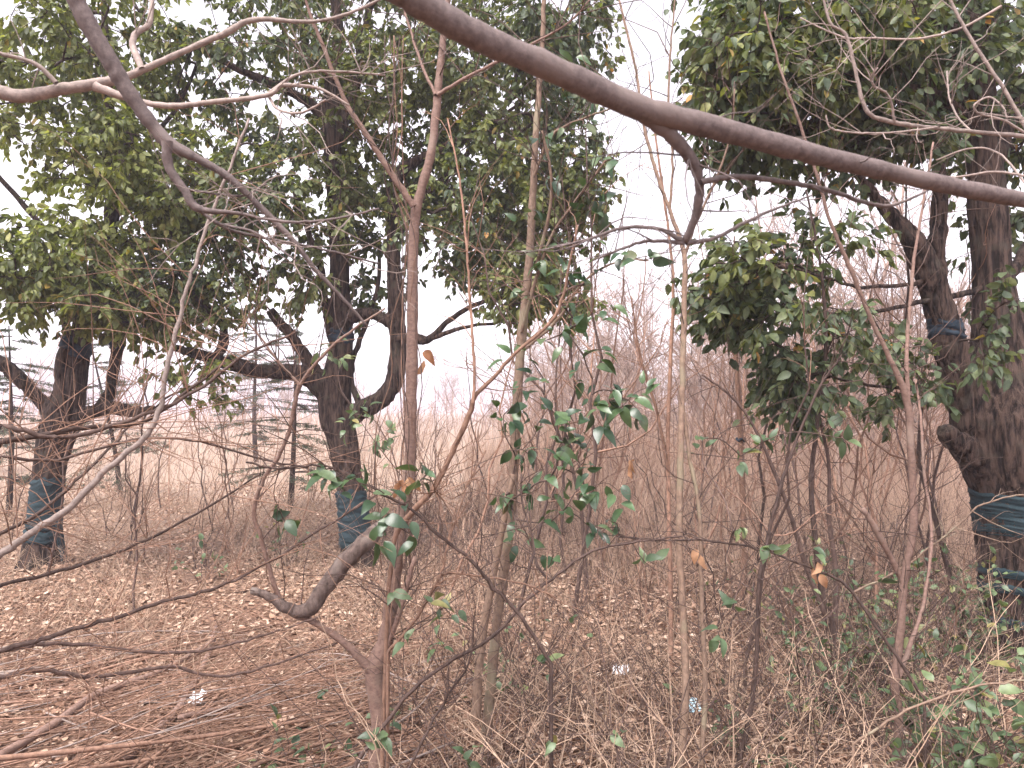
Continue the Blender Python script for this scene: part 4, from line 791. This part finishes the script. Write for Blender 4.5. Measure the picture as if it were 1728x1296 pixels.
def tangle():
    rr = np.random.default_rng(9); n = 2200; y = np.sqrt(rr.uniform(2.6 ** 2, 11 ** 2, n)); x = y * rr.uniform(-.2, .70, n); L = rr.uniform(.2, .8, n); az = rr.uniform(0, 6.28, n); el = rr.normal(.35, .5, n); z = rr.uniform(0, .55, n) * rr.random(n)
    a = np.c_[x, y, gz(x, y) + z]; d = np.c_[np.cos(az) * np.cos(el), np.sin(az) * np.cos(el), np.abs(np.sin(el))]; K = 6; w = np.linspace(0, 1, K)[None, :, None]
    P = a[:, None] + d[:, None] * w * L[:, None, None] + np.sin(w * math.pi) * rr.normal(0, .08, (n, 1, 3)) * L[:, None, None] + rr.normal(0, .008, (n, K, 3)) ; P[:, :, 2] = np.maximum(P[:, :, 2], .005)
    P[:, 0, 2] = gz(x, y) 
    tag(obj('dry_twigs', tubes(P, np.linspace(.0024, .0009, K)[None] * np.ones((n, 1)), 4), M['twig'], None, 'stuff'), 'tangle of fine dead twigs over the leaf litter', 'undergrowth')
tangle()

# ------------------------------------------------------------------ leaf litter
def litter():
    rr = np.random.default_rng(31); n = 84000; u = rr.random(n); y = (1.6 ** 1.35 + u * (17 ** 1.35 - 1.6 ** 1.35)) ** (1 / 1.35); x = y * rr.uniform(-.78, .78, n)
    cl = np.sin(x * 2.1 + 1) * np.sin(y * 1.9 + x) ; z = gz(x, y) + rr.random(n) * .022; C = np.c_[x, y, z]; az = rr.uniform(0, 6.28, n); D = np.c_[np.cos(az), np.sin(az), rr.normal(0, .22, n)]
    Nn = nrm(np.c_[rr.normal(0, .35, (n, 2)), np.ones(n)]) * rr.choice([-1, 1], n)[:, None]; L = rr.uniform(.025, .068, n); Wd = L * rr.uniform(.42, .7, n)
    px, py, dep = pix(C); vis = (px > 0) & (px < 1728) & (py < 1310) & (dep > 0); ind = np.argsort(np.where(vis, dep / L, 1e9))[:300]; rest = np.ones(n, bool); rest[ind] = False
    tag(obj('leaf_litter', leaves(C[rest], D[rest], Nn[rest], L[rest], Wd[rest]), M['dead'], None, 'stuff'), 'deep brown litter of fallen camphor leaves on the ground', 'leaf litter')
    DM = [leaf_mesh('fallen_leaf', M['dead'], c, .5, f, wave=.03, rows=5, seed=q) for q, (c, f) in enumerate(((.15, .3), (-.25, .2), (.3, .5), (-.35, .35), (.0, .15)))]
    for i in ind:
        o = place_leaf('fallen_leaf', DM[rr.integers(5)], C[i] + [0, 0, .006], D[i], np.abs(Nn[i]) * [1, 1, 1], L[i], Wd[i], None)
        tag(o, ('broad' if Wd[i] > .55 * L[i] else 'narrow') + ' fallen brown leaf on the litter by the ' + near(C[i, 0], C[i, 1])[0], 'leaf', 'fallen leaves lying on the litter')
litter()

# ------------------------------------------------------------------ heap of cut brushwood on the left
def brushwood():
    rr = np.random.default_rng(41); n = 300
    for k in range(n):
        big = k < 26; y = rr.uniform(2.3, 5.2); x = -y * rr.uniform(.05, .72) + rr.normal(0, .1); L = rr.uniform(1.0, 2.2) if big else rr.uniform(.5, 1.5); a = rr.normal(.62, .28) if rr.random() < .8 else rr.uniform(-.6, 2.4)
        hump = .26 * math.exp(-((x + 1.15) / .8) ** 2 - ((y - 3.7) / .9) ** 2); z0 = gz(x, y) + .01 + hump * rr.random(); d = np.array([math.cos(a), math.sin(a), rr.normal(.02, .07)])
        A = np.array([x, y, z0]) - d * L * .5; B = A + d * L; A[2] = max(A[2], gz(A[0], A[1]) + .008); B[2] = max(B[2], gz(B[0], B[1]) + .008)
        r0 = rr.uniform(.007, .013) if big else rr.uniform(.0025, .006); p = wob(A, B, 9, .03, rr); p[:, 2] = np.maximum(p[:, 2], .008); g = [tubes(p[None], np.linspace(r0, r0 * .4, 9)[None], 6, True)]
        P, R = [], []
        for _ in range(rr.integers(1, 4)):
            j = rr.integers(2, 8); dd = nrm(d + rr.normal(0, .45, 3) * [1, 1, .5]); l = L * rr.uniform(.15, .4); q = wob(p[j], p[j] + dd * l, 9, .05, rr); q[:, 2] = np.maximum(q[:, 2], .006); P.append(q); R.append(np.linspace(r0 * .5, r0 * .2, 9))
        g.append(tubes(np.array(P), np.array(R), 4)); c = p[0].copy()
        V, Q, Rn = cat_geo(g); red = rr.random() < .75; o = link('cut_branch', mesh('cut_branch', V - c, Q, M['redtwig' if red else 'pale'], Rn), None, c)
        tag(o, '%s %s cut %s lying %s in the brushwood heap by the %s' % ('long' if L > 1.25 else 'short', 'reddish' if red else 'pale grey', 'branch' if big else 'stem', 'crosswise' if abs(a - .62) > .6 else 'slantwise', near(x, y)[0]), 'branch', 'thick branches of the brushwood heap' if big else 'thin stems of the brushwood heap')
    m = 1900; y = rr.uniform(2.2, 5.6, m); x = -y * rr.uniform(.0, .74, m); L = rr.uniform(.15, .6, m); a = rr.normal(.62, .6, m); hump = .25 * np.exp(-((x + 1.15) / .8) ** 2 - ((y - 3.7) / .9) ** 2); K = 5
    A = np.c_[x, y, gz(x, y) + .008 + hump * rr.random(m)]; d = np.c_[np.cos(a), np.sin(a), rr.normal(.05, .2, m)]; w = np.linspace(0, 1, K)[None, :, None]; P = A[:, None] + d[:, None] * w * L[:, None, None] + np.sin(w * math.pi) * rr.normal(0, .05, (m, 1, 3)) * L[:, None, None]; P[:, :, 2] = np.maximum(P[:, :, 2], .006)
    tag(obj('fine_brushwood', tubes(P, np.linspace(.0022, .001, K)[None] * np.ones((m, 1)), 4), M['redtwig'], None, 'stuff'), 'fine dead twigs filling the brushwood heap', 'brushwood')
brushwood()
# two thick limbs of the heap at the lower edge
for i, (lab, q) in enumerate((('thick pale limb with side arm slanting out of the brushwood heap', [(215, 1300, 15), (290, 1228, 13), (312, 1195, 11), (345, 1130, 9), (365, 1062, 6)]), ('long straight pale limb lying along the low edge of the brushwood heap', [(-20, 1300, 15), (90, 1240, 14), (165, 1188, 12), (270, 1148, 9), (360, 1090, 6)]), ('short limb lying flat beside the white paper scrap', [(300, 1232, 9), (380, 1210, 8), (445, 1188, 6)]))):
    rows = []
    for px, py, w in q:
        g = ground_at(px, py); g[2] += .03; g = CAM + (g - CAM) * (1 - .02 * i); rows.append([*g, w * .5 * g[1] / F])
    r = spline(rows, 6); c = r[0, :3].copy(); g = row_tube(r, 9, both=True); tag(link('fallen_limb', mesh('fallen_limb', g[0] - c, g[1], M['smooth'], g[2]), None, c), lab, 'branch', 'fallen limbs')

# ------------------------------------------------------------------ green undergrowth, lower right
def leafy_shrub(label, px, py, h, spread, nst, nleaf, leaf, seed, mats='privet', ind=40, lean=0.0):
    rr = np.random.default_rng(seed); b = ground_at(px, py); root = empty('green_shrub', b, label, 'shrub', 'low green shrubs'); P, R = [], []
    for s in range(nst):
        t = b + np.array([*rr.normal(0, spread, 2), h * rr.uniform(.5, 1.1)]) + [lean, 0, 0]; a = b + np.array([*rr.normal(0, spread * .25, 2), -.04]); p = wob(a, t, 9, .08, rr); P.append(p); R.append(np.linspace(.004, .0015, 9))
        for _ in range(4):
            j = rr.integers(2, 8); d = nrm(nrm(rr.normal(size=3)) + [0, 0, .3]); P.append(wob(p[j], p[j] + d * rr.uniform(.1, .3), 9, .06, rr)); R.append(np.linspace(.002, .0008, 9))
    obj('stems', tubes(np.array(P), np.array(R), 5), M['twig'], root, 'stuff'); C, D, Nn = [], [], []
    for _ in range(nleaf):
        p = P[rr.integers(len(P))]; j = rr.integers(3, 9); q = p[j]; d = nrm(p[j] - p[j - 1]); C.append(q); D.append(nrm(d * .5 + nrm(rr.normal(size=3)) + [0, 0, -.1])); Nn.append(nrm(np.array([0, -.2, .9]) + rr.normal(0, .4, 3)))
    C, D, Nn = map(np.array, (C, D, Nn)); L = leaf * rr.uniform(.6, 1.3, nleaf); Wd = L * rr.uniform(.45, .62, nleaf); k = min(ind, nleaf)
    for i in range(k): place_leaf('leaf', PV[rr.integers(3)], C[i], D[i], Nn[i], L[i], Wd[i], root)
    if nleaf > k: obj('foliage', leaves(C[k:], D[k:], Nn[k:], L[k:], Wd[k:]), M[mats], root, 'stuff')
leafy_shrub('bright green leafy shrub at the foot of the thick wrapped trunk', 1640, 1330, .6, .24, 20, 330, .06, 1, ind=120)
leafy_shrub('grey green small leaved shrub beside the torn forked sapling', 1490, 1170, .75, .3, 24, 520, .042, 2, ind=80)
leafy_shrub('green shrub with spreading shoots against the wrapped trunk foot', 1640, 1130, .6, .34, 24, 520, .048, 3, ind=80)
leafy_shrub('sparse grey green shrub between the twin stems and the forked sapling', 1390, 1210, .65, .28, 18, 280, .042, 4, ind=60)
leafy_shrub('low green seedling patch under the slanting stem', 1290, 1270, .3, .25, 9, 70, .05, 5, ind=40)
leafy_shrub('low green weed by the foot of the smooth sapling', 570, 1290, .28, .25, 9, 60, .05, 6, ind=40)
leafy_shrub('thin green shrub at the foot of the slender brown trunk', 860, 1180, .6, .3, 10, 60, .05, 7, ind=40)
leafy_shrub('small dark leaved seedling on the open litter', 345, 985, .5, .12, 5, 22, .07, 8, ind=22)
leafy_shrub('dark evergreen seedling before the young layered cedar', 480, 955, .6, .14, 6, 40, .07, 9, ind=40)
leafy_shrub('broad leaved green plant low beside the cane before the thick trunk', 1720, 1420, .6, .22, 12, 130, .07, 10, ind=90)

# ------------------------------------------------------------------ scraps
def scrap(name, label, px, py, w, h, mat, seed):
    rr = np.random.default_rng(seed); g = ground_at(px, py); V = []; n = 7
    for i in range(n):
        for j in range(n):
            u, v = i / (n - 1) - .5, j / (n - 1) - .5; V.append([u * w * (1 + .06 * rr.normal()), v * h * (1 + .06 * rr.normal()), .03 + .005 * rr.normal() + .5 * h * (v + .5) * .5 + .3 * w * abs(u + .2) + .008 * math.sin(i * 2.1 + j)])
    Q = np.array([(i * n + j, (i + 1) * n + j, (i + 1) * n + j + 1, i * n + j + 1) for i in range(n - 1) for j in range(n - 1)])
    o = link(name, mesh(name, np.array(V), Q, M[mat], None, False), None, g); o.rotation_euler = (.35, 0, rr.uniform(-.5, .5)); m = o.modifiers.new('t', 'SOLIDIFY'); m.thickness = .002; tag(o, label, 'litter')
scrap('paper_scrap', 'crumpled white paper scrap lying under the brushwood heap', 335, 1196, .075, .07, 'paper', 1)
scrap('paper_scrap', 'small crumpled white tissue on the litter near the slender brown trunk', 1048, 1132, .10, .07, 'paper', 2)
scrap('plastic_scrap', 'pale blue plastic scrap on the litter beside the tall olive sapling', 1168, 1190, .07, .08, 'bluepaper', 3)
p = at(1250, 742, 6.0); V, Q, R = tubes(np.array([[p + np.array([.03 * math.cos(a), .03 * math.sin(a), .01 * math.sin(a * 3)]) for a in np.linspace(0, 6.28, 14)]]), np.full((1, 14), .012), 7)
st = tubes(np.array([[[p[0], p[1], -.05], [p[0] + .02, p[1], .5], [p[0], p[1], p[2]], [p[0] - .04, p[1], 2.2], [p[0] - .02, p[1] + .05, 3.0]]]), np.array([[.028, .025, .022, .016, .006]]), 8)
e = empty('tied_sapling', (p[0], p[1], 0), 'slim sapling with a bright blue tie knotted round its trunk', 'sapling'); obj('trunk', st, M['redtwig'], e); obj('ribbon', (V, Q, R), M['tie'], e)

# ------------------------------------------------------------------ winter haze
def haze():
    x0, x1, y0, y1, z0, z1 = -650, 650, -400, 650, -1.2, 9.5
    V = np.array([[x, y, z] for z in (z0, z1) for y in (y0, y1) for x in (x0, x1)]); Q = np.array([(0, 2, 3, 1), (4, 5, 7, 6), (0, 1, 5, 4), (2, 6, 7, 3), (0, 4, 6, 2), (1, 3, 7, 5)])
    m, t, out = new_mat('haze_air'); v = N(t, 'ShaderNodeVolumePrincipled'); v.inputs['Color'].default_value = (0.90, 0.87, 1.0, 1); v.inputs['Density'].default_value = 0.0024
    t.links.new(v.outputs[0], out.inputs['Volume']); o = link('haze', mesh('haze', V, Q, m, None, False)); o['kind'] = 'stuff'; o['label'] = 'pale winter haze over the field and trees'
haze()
